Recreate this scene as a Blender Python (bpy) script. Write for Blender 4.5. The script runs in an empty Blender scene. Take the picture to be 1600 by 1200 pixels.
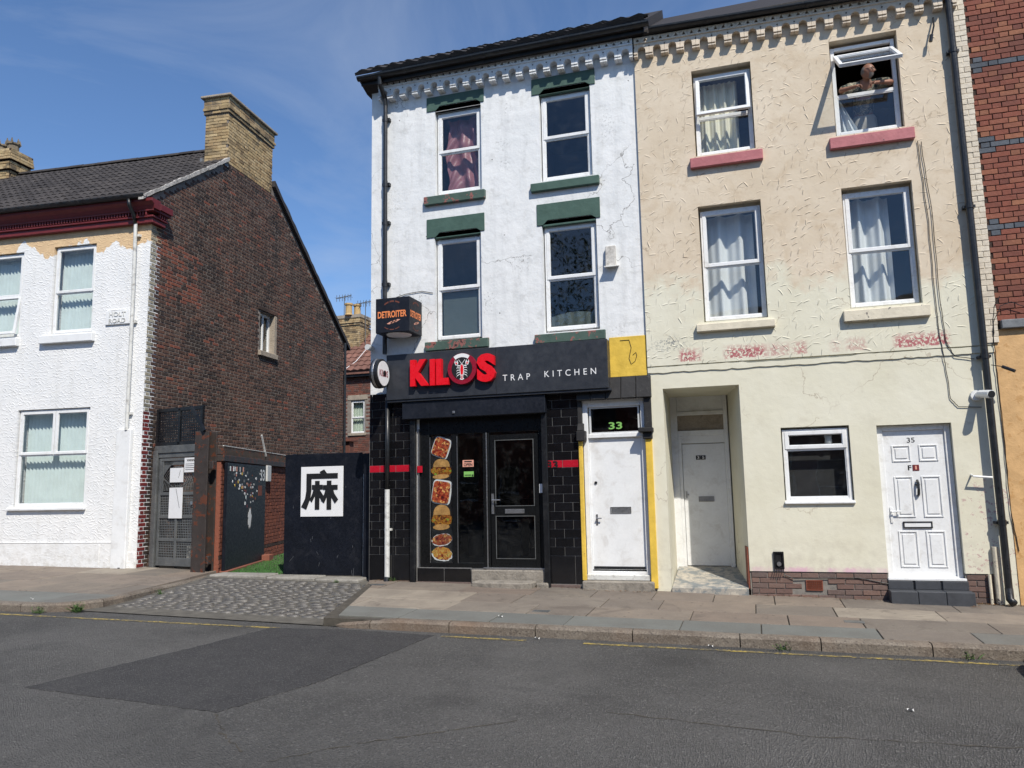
import bpy, bmesh, math, random
from mathutils import Vector, Matrix, Euler
from math import sin, cos, pi, radians

R = random.Random(7)
scene = bpy.context.scene
col = scene.collection

# ------------------------------------------------------------------ camera
yaw, pitch, roll = radians(17.189), radians(7.72), radians(-1.1166)
_f = Vector((-sin(yaw), cos(yaw), 0)); _r = Vector((cos(yaw), sin(yaw), 0)); _u = Vector((0, 0, 1))
f2 = _f * cos(pitch) + _u * sin(pitch); u2 = _u * cos(pitch) - _f * sin(pitch)
r3 = _r * cos(roll) + u2 * sin(roll); u3 = u2 * cos(roll) - _r * sin(roll)
cd = bpy.data.cameras.new('camera'); cam = bpy.data.objects.new('camera', cd); col.objects.link(cam)
cam.matrix_world = Matrix(((r3.x, u3.x, -f2.x, 0), (r3.y, u3.y, -f2.y, -11.75), (r3.z, u3.z, -f2.z, 1.6), (0, 0, 0, 1)))
cd.sensor_width = 36; cd.lens = 36 * 1202 / 1600; cd.clip_start = .05; cd.clip_end = 2000
scene.camera = cam
CAM = Vector((0, -11.75, 1.6))

# ------------------------------------------------------------------ sky and sun
SUN = Vector((.76, -1.0, 1.42)).normalized()
w = bpy.data.worlds.new('World'); scene.world = w; w.use_nodes = True
nt = w.node_tree; nt.nodes.clear()
_o = nt.nodes.new('ShaderNodeOutputWorld'); _b = nt.nodes.new('ShaderNodeBackground')
_s = nt.nodes.new('ShaderNodeTexSky'); _s.sky_type = 'NISHITA'; _s.sun_disc = False
_s.sun_elevation = math.asin(SUN.z); _s.sun_rotation = math.atan2(SUN.x, SUN.y)
_s.altitude = 50; _s.air_density = 1.0; _s.dust_density = .3; _s.ozone_density = 8.0
_tc = nt.nodes.new('ShaderNodeTexCoord')
_mp = nt.nodes.new('ShaderNodeMapping'); _mp.inputs['Scale'].default_value = (1.1, 1.6, 3.6); _mp.inputs['Rotation'].default_value = (.5, .3, .6)
_n = nt.nodes.new('ShaderNodeTexNoise'); _n.inputs['Scale'].default_value = 1.5; _n.inputs['Detail'].default_value = 9
_n.inputs['Roughness'].default_value = .58; _n.inputs['Distortion'].default_value = .7
_m = nt.nodes.new('ShaderNodeMapRange'); _m.inputs[1].default_value = .49; _m.inputs[2].default_value = .84; _m.inputs[4].default_value = .55
_x = nt.nodes.new('ShaderNodeMix'); _x.data_type = 'RGBA'; _x.inputs[7].default_value = (3.6, 4.1, 5.0, 1)
nt.links.new(_tc.outputs['Generated'], _mp.inputs[0]); nt.links.new(_mp.outputs[0], _n.inputs['Vector'])
nt.links.new(_n.outputs['Fac'], _m.inputs[0]); nt.links.new(_m.outputs[0], _x.inputs[0])
nt.links.new(_s.outputs[0], _x.inputs[6]); nt.links.new(_x.outputs[2], _b.inputs[0])
_b.inputs[1].default_value = .13
nt.links.new(_b.outputs[0], _o.inputs[0])
sd = bpy.data.lights.new('sun', 'SUN'); sd.energy = 4.5; sd.angle = radians(.53); sd.color = (1, .94, .84)
sun = bpy.data.objects.new('sun', sd); col.objects.link(sun)
sun.rotation_euler = (-SUN).to_track_quat('-Z', 'Y').to_euler()
scene.view_settings.view_transform = 'Standard'; scene.view_settings.look = 'None'
scene.cycles.max_bounces = 6; scene.cycles.diffuse_bounces = 3; scene.cycles.glossy_bounces = 3; scene.cycles.transparent_max_bounces = 10
scene.view_settings.exposure = .2; scene.view_settings.gamma = 1

# ------------------------------------------------------------------ node helper
class G:
    def __init__(s, name):
        s.m = bpy.data.materials.new(name); s.m.use_nodes = True; s.t = s.m.node_tree; s.t.nodes.clear()
        s.out = s.t.nodes.new('ShaderNodeOutputMaterial'); s._pos = None
    def n(s, typ, ins=None, **props):
        x = s.t.nodes.new('ShaderNode' + typ)
        for k, v in props.items(): setattr(x, k, v)
        for k, v in (ins or {}).items(): s.put(x.inputs[k], v)
        return x
    def put(s, sock, v):
        if isinstance(v, bpy.types.NodeSocket): s.t.links.new(v, sock)
        elif v is not None:
            if isinstance(v, (tuple, list)) and len(v) == 3 and sock.type == 'RGBA': v = (*v, 1)
            sock.default_value = v
    @property
    def pos(s):
        if s._pos is None: s._pos = s.n('NewGeometry')
        return s._pos.outputs['Position']
    def math(s, op, a, b=0.0, c=0.0):
        return s.n('Math', {0: a, 1: b, 2: c}, operation=op).outputs[0]
    def vm(s, op, a, b=(0, 0, 0)):
        x = s.n('VectorMath', {0: a}, operation=op)
        s.put(x.inputs[3] if op == 'SCALE' else x.inputs[1], b)
        return x.outputs[0]
    def xyz(s, v=None): return s.n('SeparateXYZ', {0: v or s.pos}).outputs
    def comb(s, a, b, c): return s.n('CombineXYZ', {0: a, 1: b, 2: c}).outputs[0]
    def noise(s, scale, detail=4, rough=.55, vec=None, dist=0, color=False):
        x = s.n('TexNoise', {'Vector': vec or s.pos, 'Scale': scale, 'Detail': min(detail, 4), 'Roughness': rough, 'Distortion': dist})
        return x.outputs['Color' if color else 'Fac']
    def vor(s, scale, vec=None, feature='F1', rnd=1.0):
        return s.n('TexVoronoi', {'Vector': vec or s.pos, 'Scale': scale, 'Randomness': rnd}, feature=feature).outputs
    def rng(s, v, a, b, c=0.0, d=1.0): return s.n('MapRange', {0: v, 1: a, 2: b, 3: c, 4: d}).outputs[0]
    def mix(s, f, a, b, mode='MIX'):
        x = s.n('Mix', {0: f, 6: a, 7: b}, data_type='RGBA', blend_type=mode); return x.outputs[2]
    def ramp(s, f, stops):
        x = s.n('ValToRGB', {0: f}); e = x.color_ramp.elements
        while len(e) < len(stops): e.new(.5)
        for k, (p, c) in enumerate(stops): e[k].position = p; e[k].color = (*c, 1)
        return x.outputs[0]
    def rnd(s):     # one random number for each piece, whether it is an object or an island of a joined mesh
        a = s.n('NewGeometry').outputs['Random Per Island']; b = s.n('ObjectInfo').outputs['Random']
        return s.math('FRACT', s.math('ADD', a, b))
    def bump(s, h, dist=.01, strength=1.0, normal=None):
        x = s.n('Bump', {'Height': h, 'Distance': dist, 'Strength': strength})
        if normal: s.put(x.inputs['Normal'], normal)
        return x.outputs[0]
    def strokes(s, scale, length, width, spread=1.0, base=0.0, vec=None, plane='xz', seed=0.0, gate=.15):
        """short trowel strokes, each with its own random direction"""
        p = s.xyz(vec or s.pos)
        a, b = (p[0], p[2]) if plane == 'xz' else (p[1], p[2])
        v2 = s.comb(s.math('ADD', a, seed), b, 0.0)
        o = s.n('TexVoronoi', {'Vector': v2, 'Scale': scale, 'Randomness': .9}, voronoi_dimensions='2D').outputs
        d = s.vm('SUBTRACT', v2, o['Position']); dd = s.xyz(d); c = s.xyz(o['Color'])
        ang = s.math('ADD', s.math('MULTIPLY', s.math('SUBTRACT', c[0], .5), pi * spread), base)
        ca, sa = s.math('COSINE', ang), s.math('SINE', ang)
        u = s.math('ADD', s.math('MULTIPLY', dd[0], ca), s.math('MULTIPLY', dd[1], sa))
        v = s.math('SUBTRACT', s.math('MULTIPLY', dd[1], ca), s.math('MULTIPLY', dd[0], sa))
        v = s.math('ADD', v, s.math('MULTIPLY', s.math('MULTIPLY', u, u), s.math('MULTIPLY', s.math('SUBTRACT', c[1], .5), 5.0)))
        g1 = s.math('POWER', s.math('ABSOLUTE', s.math('DIVIDE', u, length)), 4.0)
        w_ = s.math('MULTIPLY', s.math('ADD', c[2], .5), width)
        q = s.math('DIVIDE', v, w_)
        e = s.math('EXPONENT', s.math('MULTIPLY', s.math('ADD', g1, s.math('MULTIPLY', q, q)), -1.0))
        return s.math('MULTIPLY', e, s.rng(c[1], gate, gate + .25))
    def bsdf(s, color, rough=.6, metal=0.0, spec=.5, normal=None, **kw):
        x = s.n('BsdfPrincipled', {'Base Color': color, 'Roughness': rough, 'Metallic': metal, 'Specular IOR Level': spec})
        if normal: s.put(x.inputs['Normal'], normal)
        for k, v in kw.items(): s.put(x.inputs[k], v)
        s.t.links.new(x.outputs[0], s.out.inputs[0]); return s.m

MATS = {}
def basic(name, c, rough=.6, var=.18, scale=3.0, bump=0.0, bscale=60.0, metal=0.0, spec=.4, rnd=0.0, dirt=None, dirt_amt=.5, dirt_scale=5.0, rvar=.12, **kw):
    g = G(name)
    n1 = g.noise(scale, 6, .6); n2 = g.noise(scale * 9, 3, .6)
    f = g.math('ADD', g.math('MULTIPLY', n1, .65), g.math('MULTIPLY', n2, .35))
    lo = tuple(x * (1 - var) for x in c); hi = tuple(min(1, x * (1 + var)) for x in c)
    k = g.mix(g.rng(f, .33, .67), lo, hi)
    if rnd:
        r = g.rnd(); k = g.mix(1.0, k, g.n('CombineColor', {0: g.rng(r, 0, 1, 1 - rnd, 1 + rnd * .6), 1: g.rng(r, 0, 1, 1 - rnd, 1 + rnd * .6), 2: g.rng(r, 0, 1, 1 - rnd, 1 + rnd * .6)}).outputs[0], 'MULTIPLY')
    if dirt:
        d = g.noise(dirt_scale, 8, .68, dist=.4)
        k = g.mix(g.rng(d, .52, .72, 0, dirt_amt), k, dirt)
    nm = None
    if bump: nm = g.bump(g.noise(bscale, 4, .6), bump)
    rr = g.rng(n2, .3, .7, max(.03, rough - rvar), min(1, rough + rvar))
    MATS[name] = g.bsdf(k, rr, metal, spec, nm, **kw)
    return MATS[name]

def M(n): return MATS[n]

# ---- ground
def make_ground_mats():
    g = G('asphalt')
    st = g.vor(85.0); sp = g.vor(60.0)
    big = g.noise(.55, 6, .62, dist=.5); mid = g.noise(4.0, 5, .6)
    k = g.mix(g.rng(big, .35, .68), (.105, .102, .096), (.185, .179, .168))
    k = g.mix(g.rng(mid, .35, .7, 0, .45), k, (.14, .136, .128))
    rc = g.xyz(st['Color'])
    k = g.mix(g.rng(rc[0], .62, .98, 0, .7), k, (.24, .235, .225))
    k = g.mix(g.rng(rc[1], .7, 1, 0, .55), k, (.045, .045, .045))
    k = g.mix(g.rng(g.xyz(sp['Color'])[0], .975, .99, 0, .6), k, (.32, .31, .29))
    wv = g.comb(g.math('MULTIPLY', g.xyz()[0], .12), g.math('MULTIPLY', g.xyz()[1], .8), 0.0)
    tr = g.noise(1.0, 3, .5, vec=wv)
    k = g.mix(g.rng(tr, .5, .75, 0, .35), k, (.07, .07, .07))
    k = g.mix(g.rng(g.noise(.32, 4, .7, dist=1.2), .5, .66, 0, .4), k, (.065, .064, .062))
    oil = g.vor(.55); k = g.mix(g.math('MULTIPLY', g.rng(g.math('ADD', oil['Distance'], g.math('MULTIPLY', mid, .25)), .36, .16), g.rng(g.xyz(oil['Color'])[0], .5, .6, 0, .45)), k, (.035, .034, .033))
    h = g.math('ADD', g.math('MULTIPLY', st['Distance'], 60.0), g.math('MULTIPLY', mid, .35))
    MATS['asphalt'] = g.bsdf(k, .82, 0, .35, g.bump(h, .006, .7))
    g = G('asphalt_patch')
    st = g.vor(95.0); rc = g.xyz(st['Color']); mid = g.noise(3.0, 5, .6)
    k = g.mix(g.rng(mid, .3, .7), (.050, .048, .049), (.068, .066, .065))
    k = g.mix(g.rng(rc[0], .7, .98, 0, .6), k, (.17, .167, .162))
    MATS['asphalt_patch'] = g.bsdf(k, .8, 0, .35, g.bump(g.math('MULTIPLY', st['Distance'], 60.0), .004, .6))
    g = G('yellow_line')
    n = g.noise(22.0, 6, .75); n2 = g.noise(3.0, 3, .6)
    a = g.rng(g.math('ADD', n, g.math('MULTIPLY', n2, .5)), .62, .82)
    k = g.mix(a, (.40, .30, .075), (.075, .072, .066))
    MATS['yellow_line'] = g.bsdf(k, .8, 0, .3, g.bump(g.vor(85.0)['Distance'], .004, .6))
    g = G('flagstone')
    r = g.rnd(); n = g.noise(2.2, 7, .65); n2 = g.noise(45.0, 4, .6)
    base = g.ramp(r, [(0, (.19, .15, .12)), (.25, (.235, .195, .155)), (.45, (.165, .145, .122)), (.65, (.21, .172, .14)), (.85, (.30, .262, .21)), (1, (.15, .13, .112))])
    k = g.mix(g.rng(n, .35, .7, 0, .55), base, (.125, .105, .09))
    k = g.mix(g.rng(n2, .55, .75, 0, .35), k, (.31, .28, .24))
    k = g.mix(g.rng(g.noise(.9, 6, .7, dist=.6), .56, .7, 0, .3), k, (.30, .25, .19))
    gm = g.vor(7.0); k = g.mix(g.math('MULTIPLY', g.rng(gm['Distance'], .15, .11), g.rng(g.xyz(gm['Color'])[0], .62, .66, 0, .65)), k, (.06, .055, .05))
    k = g.mix(g.rng(g.noise(1.4, 4, .72, dist=1.0), .56, .66, 0, .5), k, (.105, .088, .074))
    MATS['flagstone'] = g.bsdf(k, .85, 0, .3, g.bump(g.math('ADD', n2, g.math('MULTIPLY', n, 2.0)), .005))
    g = G('flagstone_grey')
    r = g.rnd(); n = g.noise(2.2, 7, .65); n2 = g.noise(45.0, 4, .6)
    base = g.ramp(r, [(0, (.135, .14, .13)), (.5, (.165, .17, .155)), (1, (.15, .148, .135))])
    k = g.mix(g.rng(n, .4, .7, 0, .5), base, (.105, .1, .09)); k = g.mix(g.rng(n2, .56, .76, 0, .4), k, (.25, .24, .21))
    MATS['flagstone_grey'] = g.bsdf(k, .82, 0, .3, g.bump(n2, .005))
    g = G('kerb_stone')
    v = g.vor(70.0); n = g.noise(3.0, 6, .6)
    k = g.mix(g.rng(n, .35, .65), (.115, .092, .072), (.185, .158, .128))
    k = g.mix(g.rng(g.xyz(v['Color'])[0], .6, 1, 0, .5), k, (.27, .235, .19)); k = g.mix(g.rng(g.xyz(v['Color'])[1], .75, 1, 0, .7), k, (.06, .05, .045))
    k = g.mix(g.rng(g.noise(.8, 4, .6), .5, .7, 0, .5), k, (.20, .13, .085))
    MATS['kerb_stone'] = g.bsdf(k, .8, 0, .35, g.bump(g.noise(50.0, 4), .008))
    g = G('sett')
    r = g.rnd(); n = g.noise(18.0, 5, .6)
    k = g.ramp(r, [(0, (.11, .103, .094)), (.4, (.14, .13, .118)), (.7, (.12, .116, .11)), (1, (.165, .155, .14))])
    k = g.mix(g.rng(n, .4, .7, 0, .6), k, (.075, .068, .058))
    MATS['sett'] = g.bsdf(k, g.rng(n, .3, .7, .34, .6), 0, .5, g.bump(g.noise(30.0, 4), .01))
    basic('sett_bed', (.105, .097, .082), .95, .35, 6, .01, 40)
    basic('mortar', (.21, .195, .175), .95, .3, 8, .006, 90)
    basic('joint', (.07, .062, .05), .95, .4, 8, .006, 60)
    basic('concrete', (.27, .255, .225), .9, .3, 3, .006, 60, dirt=(.09, .08, .065), dirt_amt=.6)
    basic('step_stone', (.25, .225, .19), .88, .3, 5, .012, 35, dirt=(.06, .055, .05), dirt_amt=.7, dirt_scale=7)
    basic('blue_paving', (.052, .056, .064), .55, .2, 6, .002, 60)
make_ground_mats()

# ---- renders
def render_left():
    g = G('white_textured_render')
    s1 = g.strokes(13.0, .045, .007, .55, 0.0); s2 = g.strokes(15.5, .045, .007, .7, .1, seed=7.3)
    hgt = g.math('ADD', g.math('ADD', s1, s2), g.math('MULTIPLY', g.noise(35.0, 4, .6), .25))
    z = g.xyz()[2]; x = g.xyz()[0]
    lim = g.math('ADD', 6.60, g.math('MULTIPLY', g.math('SUBTRACT', g.noise(1.6, 3, .5, vec=g.comb(x, 0.0, 0.0)), .5), 1.5))
    edge = g.math('ADD', g.math('SUBTRACT', z, lim), g.math('MULTIPLY', g.math('SUBTRACT', g.noise(9.0, 3), .5), .22))
    n = g.noise(1.3, 7, .65)
    wh = g.mix(g.rng(n, .35, .7), (.73, .74, .74), (.80, .80, .79))
    wh = g.mix(g.rng(g.noise(6.0, 6, .7), .56, .8, 0, .3), wh, (.58, .57, .54))
    st = g.noise(1.0, 4, .6, vec=g.comb(g.math('MULTIPLY', x, 6.0), 0.0, g.math('MULTIPLY', z, .6))); wh = g.mix(g.rng(st, .54, .76, 0, .35), wh, (.55, .54, .51))
    wh = g.mix(g.math('MULTIPLY', g.rng(z, .95, .3), g.rng(g.noise(7.0, 4, .7), .42, .68, 0, .6)), wh, (.42, .39, .34))
    cr = g.mix(g.rng(g.noise(5.0, 5, .6), .4, .7), (.68, .49, .29), (.60, .42, .25))
    k = g.mix(g.rng(edge, -.01, .01), wh, cr)
    zz = g.rng(z, .70, .76, .45, 1.0)
    MATS['white_textured_render'] = g.bsdf(k, .8, 0, .3, g.bump(g.math('MULTIPLY', hgt, zz), .0045, .85))
render_left()

def render_33():
    g = G('white_painted_render')
    n = g.noise(.9, 7, .62); n2 = g.noise(5.0, 7, .7, dist=.4)
    k = g.mix(g.rng(n, .35, .68), (.70, .715, .715), (.77, .775, .77))
    st = g.noise(1.0, 5, .6, vec=g.comb(g.math('MULTIPLY', g.xyz()[0], 7.0), 0.0, g.math('MULTIPLY', g.xyz()[2], .7)))
    k = g.mix(g.rng(st, .5, .75, 0, .5), k, (.50, .51, .51))
    k = g.mix(g.rng(n2, .54, .74, 0, .6), k, (.47, .47, .45))
    k = g.mix(g.rng(g.noise(13.0, 4, .7), .66, .72, 0, .55), k, (.36, .35, .33))
    p = g.vor(4.2); d = g.math('ADD', p['Distance'], g.math('MULTIPLY', g.math('SUBTRACT', g.noise(40.0, 3), .5), .05))
    k = g.mix(g.math('MULTIPLY', g.rng(d, .055, .03), g.rng(g.xyz(p['Color'])[0], .30, .35)), k, (.05, .045, .04))
    p2 = g.vor(1.05, vec=g.vm('ADD', g.pos, (3.1, 0, 1.7))); scr = g.noise(26.0, 4, .75)
    k = g.mix(g.math('MULTIPLY', g.rng(p2['Distance'], .26, .06), g.rng(scr, .56, .62, 0, .85)), k, (.16, .15, .13))
    for cx, cz, sx, sz in ((-1.93, 7.35, 5.5, 2.4), (-3.75, 7.35, 5.0, 5.0), (-3.72, 7.0, 6.0, 6.0), (-3.62, 7.98, 9.0, 5.0), (-5.75, 6.6, 5.0, 3.0)):
        ln = g.n('VectorMath', {0: g.vm('MULTIPLY', g.vm('SUBTRACT', g.pos, (cx, 0, cz)), (sx, 0, sz))}, operation='LENGTH').outputs[1]
        k = g.mix(g.math('MULTIPLY', g.rng(ln, 1.0, .45), g.rng(scr, .52, .66, 0, .5)), k, (.17, .16, .14))
    ck = g.n('TexVoronoi', {'Vector': g.vm('ADD', g.pos, g.vm('SCALE', g.noise(3.0, 4, color=True), .5)), 'Scale': .75}, feature='DISTANCE_TO_EDGE').outputs[0]
    k = g.mix(g.math('MULTIPLY', g.rng(ck, .005, .0015), g.rng(g.noise(.7, 2), .5, .56, 0, .75)), k, (.14, .13, .12))
    h = g.math('ADD', g.math('MULTIPLY', g.noise(2.6, 5, .55), 1.4), g.math('MULTIPLY', g.noise(28.0, 4, .6), .14))
    MATS['white_painted_render'] = g.bsdf(k, .7, 0, .35, g.bump(h, .02, .8))
render_33()

def render_35():
    g = G('cream_trowelled_render')
    z = g.xyz()[2]; x = g.xyz()[0]
    a = g.strokes(7.5, .050, .0060, 1.0, .4, gate=.42); b = g.strokes(9.0, .042, .0055, .5, .75, seed=3.7, gate=.35)
    zone = g.rng(g.noise(.8, 2), .42, .58, .12, 1.0)
    hs = g.math('ADD', g.math('MULTIPLY', a, zone), g.math('MULTIPLY', b, g.math('SUBTRACT', 1.12, zone)))
    hh = g.math('ADD', g.math('MULTIPLY', hs, g.rng(z, 3.36, 3.42, .0, 1.0)), g.math('MULTIPLY', g.noise(5.0, 4, .6), .7))
    lim = g.math('ADD', 4.62, g.math('ADD', g.math('MULTIPLY', g.math('SUBTRACT', g.noise(.7, 3), .5), 2.2), g.math('MULTIPLY', g.math('SUBTRACT', g.noise(6.0, 4, .65), .5), 1.1)))
    peach = g.mix(g.rng(g.noise(1.2, 4, .6), .35, .68), (.60, .495, .365), (.685, .585, .455))
    peach = g.mix(g.rng(g.noise(2.3, 4, .7, dist=.8), .5, .68, 0, .6), peach, (.52, .40, .27))
    peach = g.mix(g.rng(g.noise(9.0, 4, .7), .58, .7, 0, .5), peach, (.46, .35, .24))
    cream = g.mix(g.rng(g.noise(1.0, 4, .6), .35, .68), (.66, .63, .495), (.715, .69, .565))
    cream = g.mix(g.rng(g.noise(3.5, 4, .7), .54, .76, 0, .4), cream, (.55, .51, .40))
    k = g.mix(g.rng(g.math('SUBTRACT', z, lim), -.20, .16, 0, .92), cream, peach)
    low = g.math('MULTIPLY', g.rng(z, 1.1, .35), g.rng(g.noise(5.0, 4, .7), .45, .7, 0, .5))
    k = g.mix(low, k, (.42, .38, .31))
    # flaked patches where an old pink coat shows above the string course
    fl = g.math('MULTIPLY', g.rng(z, 3.43, 3.45), g.rng(z, 3.66, 3.56))
    fl = g.math('MULTIPLY', fl, g.rng(g.noise(.9, 3, vec=g.comb(g.math('ADD', x, 4.0), 0.0, 0.0)), .47, .53))
    fl = g.math('MULTIPLY', fl, g.rng(g.noise(26.0, 5, .7), .46, .50))
    k = g.mix(fl, k, (.42, .145, .15))
    fl2 = g.math('MULTIPLY', g.rng(x, 2.62, 2.66), g.math('MULTIPLY', g.rng(z, 1.9, 1.3), g.rng(g.noise(15.0, 4, .7), .58, .62)))
    k = g.mix(g.math('MULTIPLY', fl2, .8), k, (.45, .27, .27))
    # pink over-paint line at the foot of the wall
    pk = g.math('MULTIPLY', g.rng(g.math('ADD', z, g.math('MULTIPLY', g.noise(25.0, 3), .09)), .485, .45), g.math('MULTIPLY', g.rng(g.noise(3.0, 3, vec=g.comb(x, 0.0, 0.0)), .40, .58), g.math('MULTIPLY', g.rng(x, -.12, -.08), g.rng(x, 1.68, 1.64))))
    k = g.mix(g.math('MULTIPLY', pk, .6), k, (.62, .30, .47))
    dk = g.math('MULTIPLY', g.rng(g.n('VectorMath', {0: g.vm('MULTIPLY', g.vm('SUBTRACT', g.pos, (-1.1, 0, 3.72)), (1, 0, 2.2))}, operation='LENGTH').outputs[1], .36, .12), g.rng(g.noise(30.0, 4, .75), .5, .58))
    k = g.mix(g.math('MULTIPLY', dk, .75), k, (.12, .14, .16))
    ck = g.n('TexVoronoi', {'Vector': g.vm('ADD', g.pos, g.vm('SCALE', g.noise(3.0, 4, color=True), .5)), 'Scale': .7}, feature='DISTANCE_TO_EDGE').outputs[0]
    k = g.mix(g.math('MULTIPLY', g.rng(ck, .005, .0015), g.rng(g.noise(.8, 2), .52, .58, 0, .55)), k, (.3, .23, .16))
    ch = g.math('MULTIPLY', g.rng(g.noise(14.0, 5, .75), .69, .72), g.rng(g.noise(.8, 3), .5, .6))
    k = g.mix(g.math('MULTIPLY', ch, .7), k, (.24, .17, .11))
    MATS['cream_trowelled_render'] = g.bsdf(k, .75, 0, .3, g.bump(hh, .0095, .95))
render_35()

# ---- brick
def brick_mat(name, stops, soot=(.02, .017, .015), soot_lo=.45, soot_hi=.62, soot_amt=.8, soot_scale=.7, sp=.2, bump=.006):
    g = G(name); r = g.rnd()
    k = g.ramp(r, stops)
    n = g.noise(22.0, 5, .65)
    k = g.mix(g.rng(n, .35, .7, 0, .4), k, g.mix(.55, k, (.03, .02, .018)))
    k = g.mix(g.rng(g.noise(60.0, 3), .6, .75, 0, sp), k, (.4, .36, .32))
    s = g.math('ADD', g.noise(soot_scale, 6, .62, dist=.6), g.math('MULTIPLY', g.math('SUBTRACT', g.math('FRACT', g.math('MULTIPLY', r, 7.31)), .5), .22))
    k = g.mix(g.rng(s, soot_lo, soot_hi, 0, soot_amt), k, soot)
    MATS[name] = g.bsdf(k, .9, 0, .25, g.bump(n, bump))
brick_mat('brick_sooty', [(0, (.085, .052, .041)), (.28, (.115, .062, .046)), (.5, (.095, .066, .053)), (.7, (.135, .066, .046)), (.86, (.12, .086, .068)), (1, (.165, .074, .050))], (.034, .027, .024), .46, .62, .82)
brick_mat('brick_red', [(0, (.17, .066, .050)), (.25, (.265, .090, .060)), (.5, (.22, .080, .058)), (.75, (.28, .105, .068)), (1, (.34, .15, .085))], (.13, .058, .046), .48, .72, .6)
brick_mat('brick_orange', [(0, (.20, .07, .045)), (.5, (.25, .085, .052)), (1, (.17, .062, .044))], (.09, .04, .03), .5, .75, .5)
brick_mat('brick_buff', [(0, (.44, .32, .17)), (.35, (.52, .40, .23)), (.6, (.36, .25, .13)), (.8, (.48, .36, .19)), (1, (.30, .20, .105))], (.075, .062, .048), .47, .66, .85, 1.2)
brick_mat('brick_blue', [(0, (.085, .10, .12)), (1, (.12, .135, .155))], (.05, .05, .055), .55, .8, .5)
brick_mat('brick_painted_red', [(0, (.16, .022, .022)), (1, (.21, .03, .028))], (.06, .02, .02), .55, .75, .6)
brick_mat('brick_painted_cream', [(0, (.68, .60, .48)), (1, (.75, .68, .56))], (.4, .33, .25), .55, .78, .5)
brick_mat('brick_brown', [(0, (.16, .10, .085)), (.5, (.21, .135, .11)), (1, (.14, .105, .095))], (.08, .06, .055), .5, .75, .6)
brick_mat('quoin_buff', [(0, (.36, .33, .25)), (.5, (.42, .38, .29)), (1, (.25, .22, .16))], (.08, .07, .055), .5, .7, .7, 1.5)
brick_mat('brick_far', [(0, (.15, .06, .045)), (.5, (.22, .08, .055)), (.8, (.11, .07, .06)), (1, (.19, .10, .08))], (.05, .035, .03), .5, .7, .6)
basic('mortar_sooty', (.22, .19, .165), .95, .3, 5, .006, 60)
basic('mortar_dark', (.045, .028, .022), .95, .3, 5)

# ---- roofs, metal, paint
def tile_mat(name, c1, c2, lich):
    g = G(name); r = g.rnd(); n = g.noise(6.0, 6, .65)
    k = g.mix(r, c1, c2); k = g.mix(g.rng(n, .4, .7, 0, .5), k, tuple(x * .55 for x in c1))
    k = g.mix(g.rng(g.noise(26.0, 4, .7), .66, .72, 0, .7), k, lich)
    MATS[name] = g.bsdf(k, .75, 0, .4, g.bump(g.noise(40.0, 4), .005))
tile_mat('tile_dark', (.030, .026, .025), (.055, .048, .045), (.26, .25, .22))
tile_mat('tile_red', (.16, .078, .058), (.22, .105, .078), (.28, .24, .2))
basic('lead', (.16, .17, .18), .55, .25, 4, .004, 20)
basic('verge_mortar', (.42, .40, .37), .9, .3, 6, .02, 18, dirt=(.08, .07, .06), dirt_amt=.7)
basic('black_plastic', (.012, .013, .015), .38, .25, 4, spec=.5, dirt=(.07, .068, .064), dirt_amt=.35)
basic('black_paint', (.007, .0075, .009), .42, .3, 3, .002, 40, dirt=(.05, .048, .045), dirt_amt=.4)
basic('maroon_paint', (.15, .020, .022), .5, .25, 5, .003, 30, dirt=(.05, .02, .018), dirt_amt=.6)
basic('upvc', (.76, .77, .77), .34, .05, 3, spec=.5, dirt=(.50, .48, .44), dirt_amt=.5, dirt_scale=6.5)
basic('white_gloss', (.76, .77, .77), .4, .06, 4, .0012, 25, dirt=(.50, .475, .44), dirt_amt=.5, dirt_scale=4.5)
basic('white_dirty', (.62, .62, .59), .6, .12, 4, .003, 40, dirt=(.16, .14, .12), dirt_amt=.75, dirt_scale=9)
basic('white_cornice', (.70, .715, .72), .7, .1, 4, .004, 40, dirt=(.42, .41, .39), dirt_amt=.6)
basic('cream_cornice', (.62, .53, .42), .75, .14, 4, .005, 40, dirt=(.36, .28, .2), dirt_amt=.6)
def peel(name, c, under, under2, lo, hi):
    g = G(name); n = g.noise(7.0, 7, .68, dist=.3); st = g.noise(5.0, 4, .65)
    k = g.mix(g.rng(st, .35, .7), tuple(x * .88 for x in c), tuple(min(1, x * 1.12 + .005) for x in c))
    k = g.mix(g.rng(n, lo, lo + .012), k, under); k = g.mix(g.rng(n, hi, hi + .012), k, under2)
    MATS[name] = g.bsdf(k, .6, 0, .4, g.bump(n, .008))
peel('green_paint', (.052, .102, .080), (.25, .075, .06), (.02, .02, .02), .76, .84)
peel('green_peeling', (.060, .100, .080), (.26, .10, .085), (.018, .018, .018), .56, .645)
peel('pink_paint', (.42, .14, .15), (.09, .06, .055), (.05, .04, .04), .66, .72)
peel('cream_sill', (.66, .60, .47), (.13, .12, .115), (.05, .045, .04), .63, .69)
peel('yellow_paint', (.70, .47, .065), (.32, .2, .05), (.1, .07, .03), .70, .77)
peel('rusty_steel', (.040, .031, .027), (.105, .034, .017), (.035, .035, .035), .56, .68)
peel('black_flaky', (.020, .019, .019), (.06, .055, .05), (.4, .39, .37), .60, .735)
peel('orange_render', (.60, .37, .165), (.52, .30, .12), (.40, .24, .11), .58, .70)
peel('wet_floor_paint', (.20, .215, .215), (.34, .32, .28), (.46, .42, .35), .47, .57)
basic('black_tile', (.0075, .0075, .009), .16, .25, 9, spec=.5, rnd=.3, rvar=.05)
basic('red_tile', (.42, .008, .022), .3, .12, 9, spec=.5)
basic('grout', (.14, .137, .133), .9, .3, 9)
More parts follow.
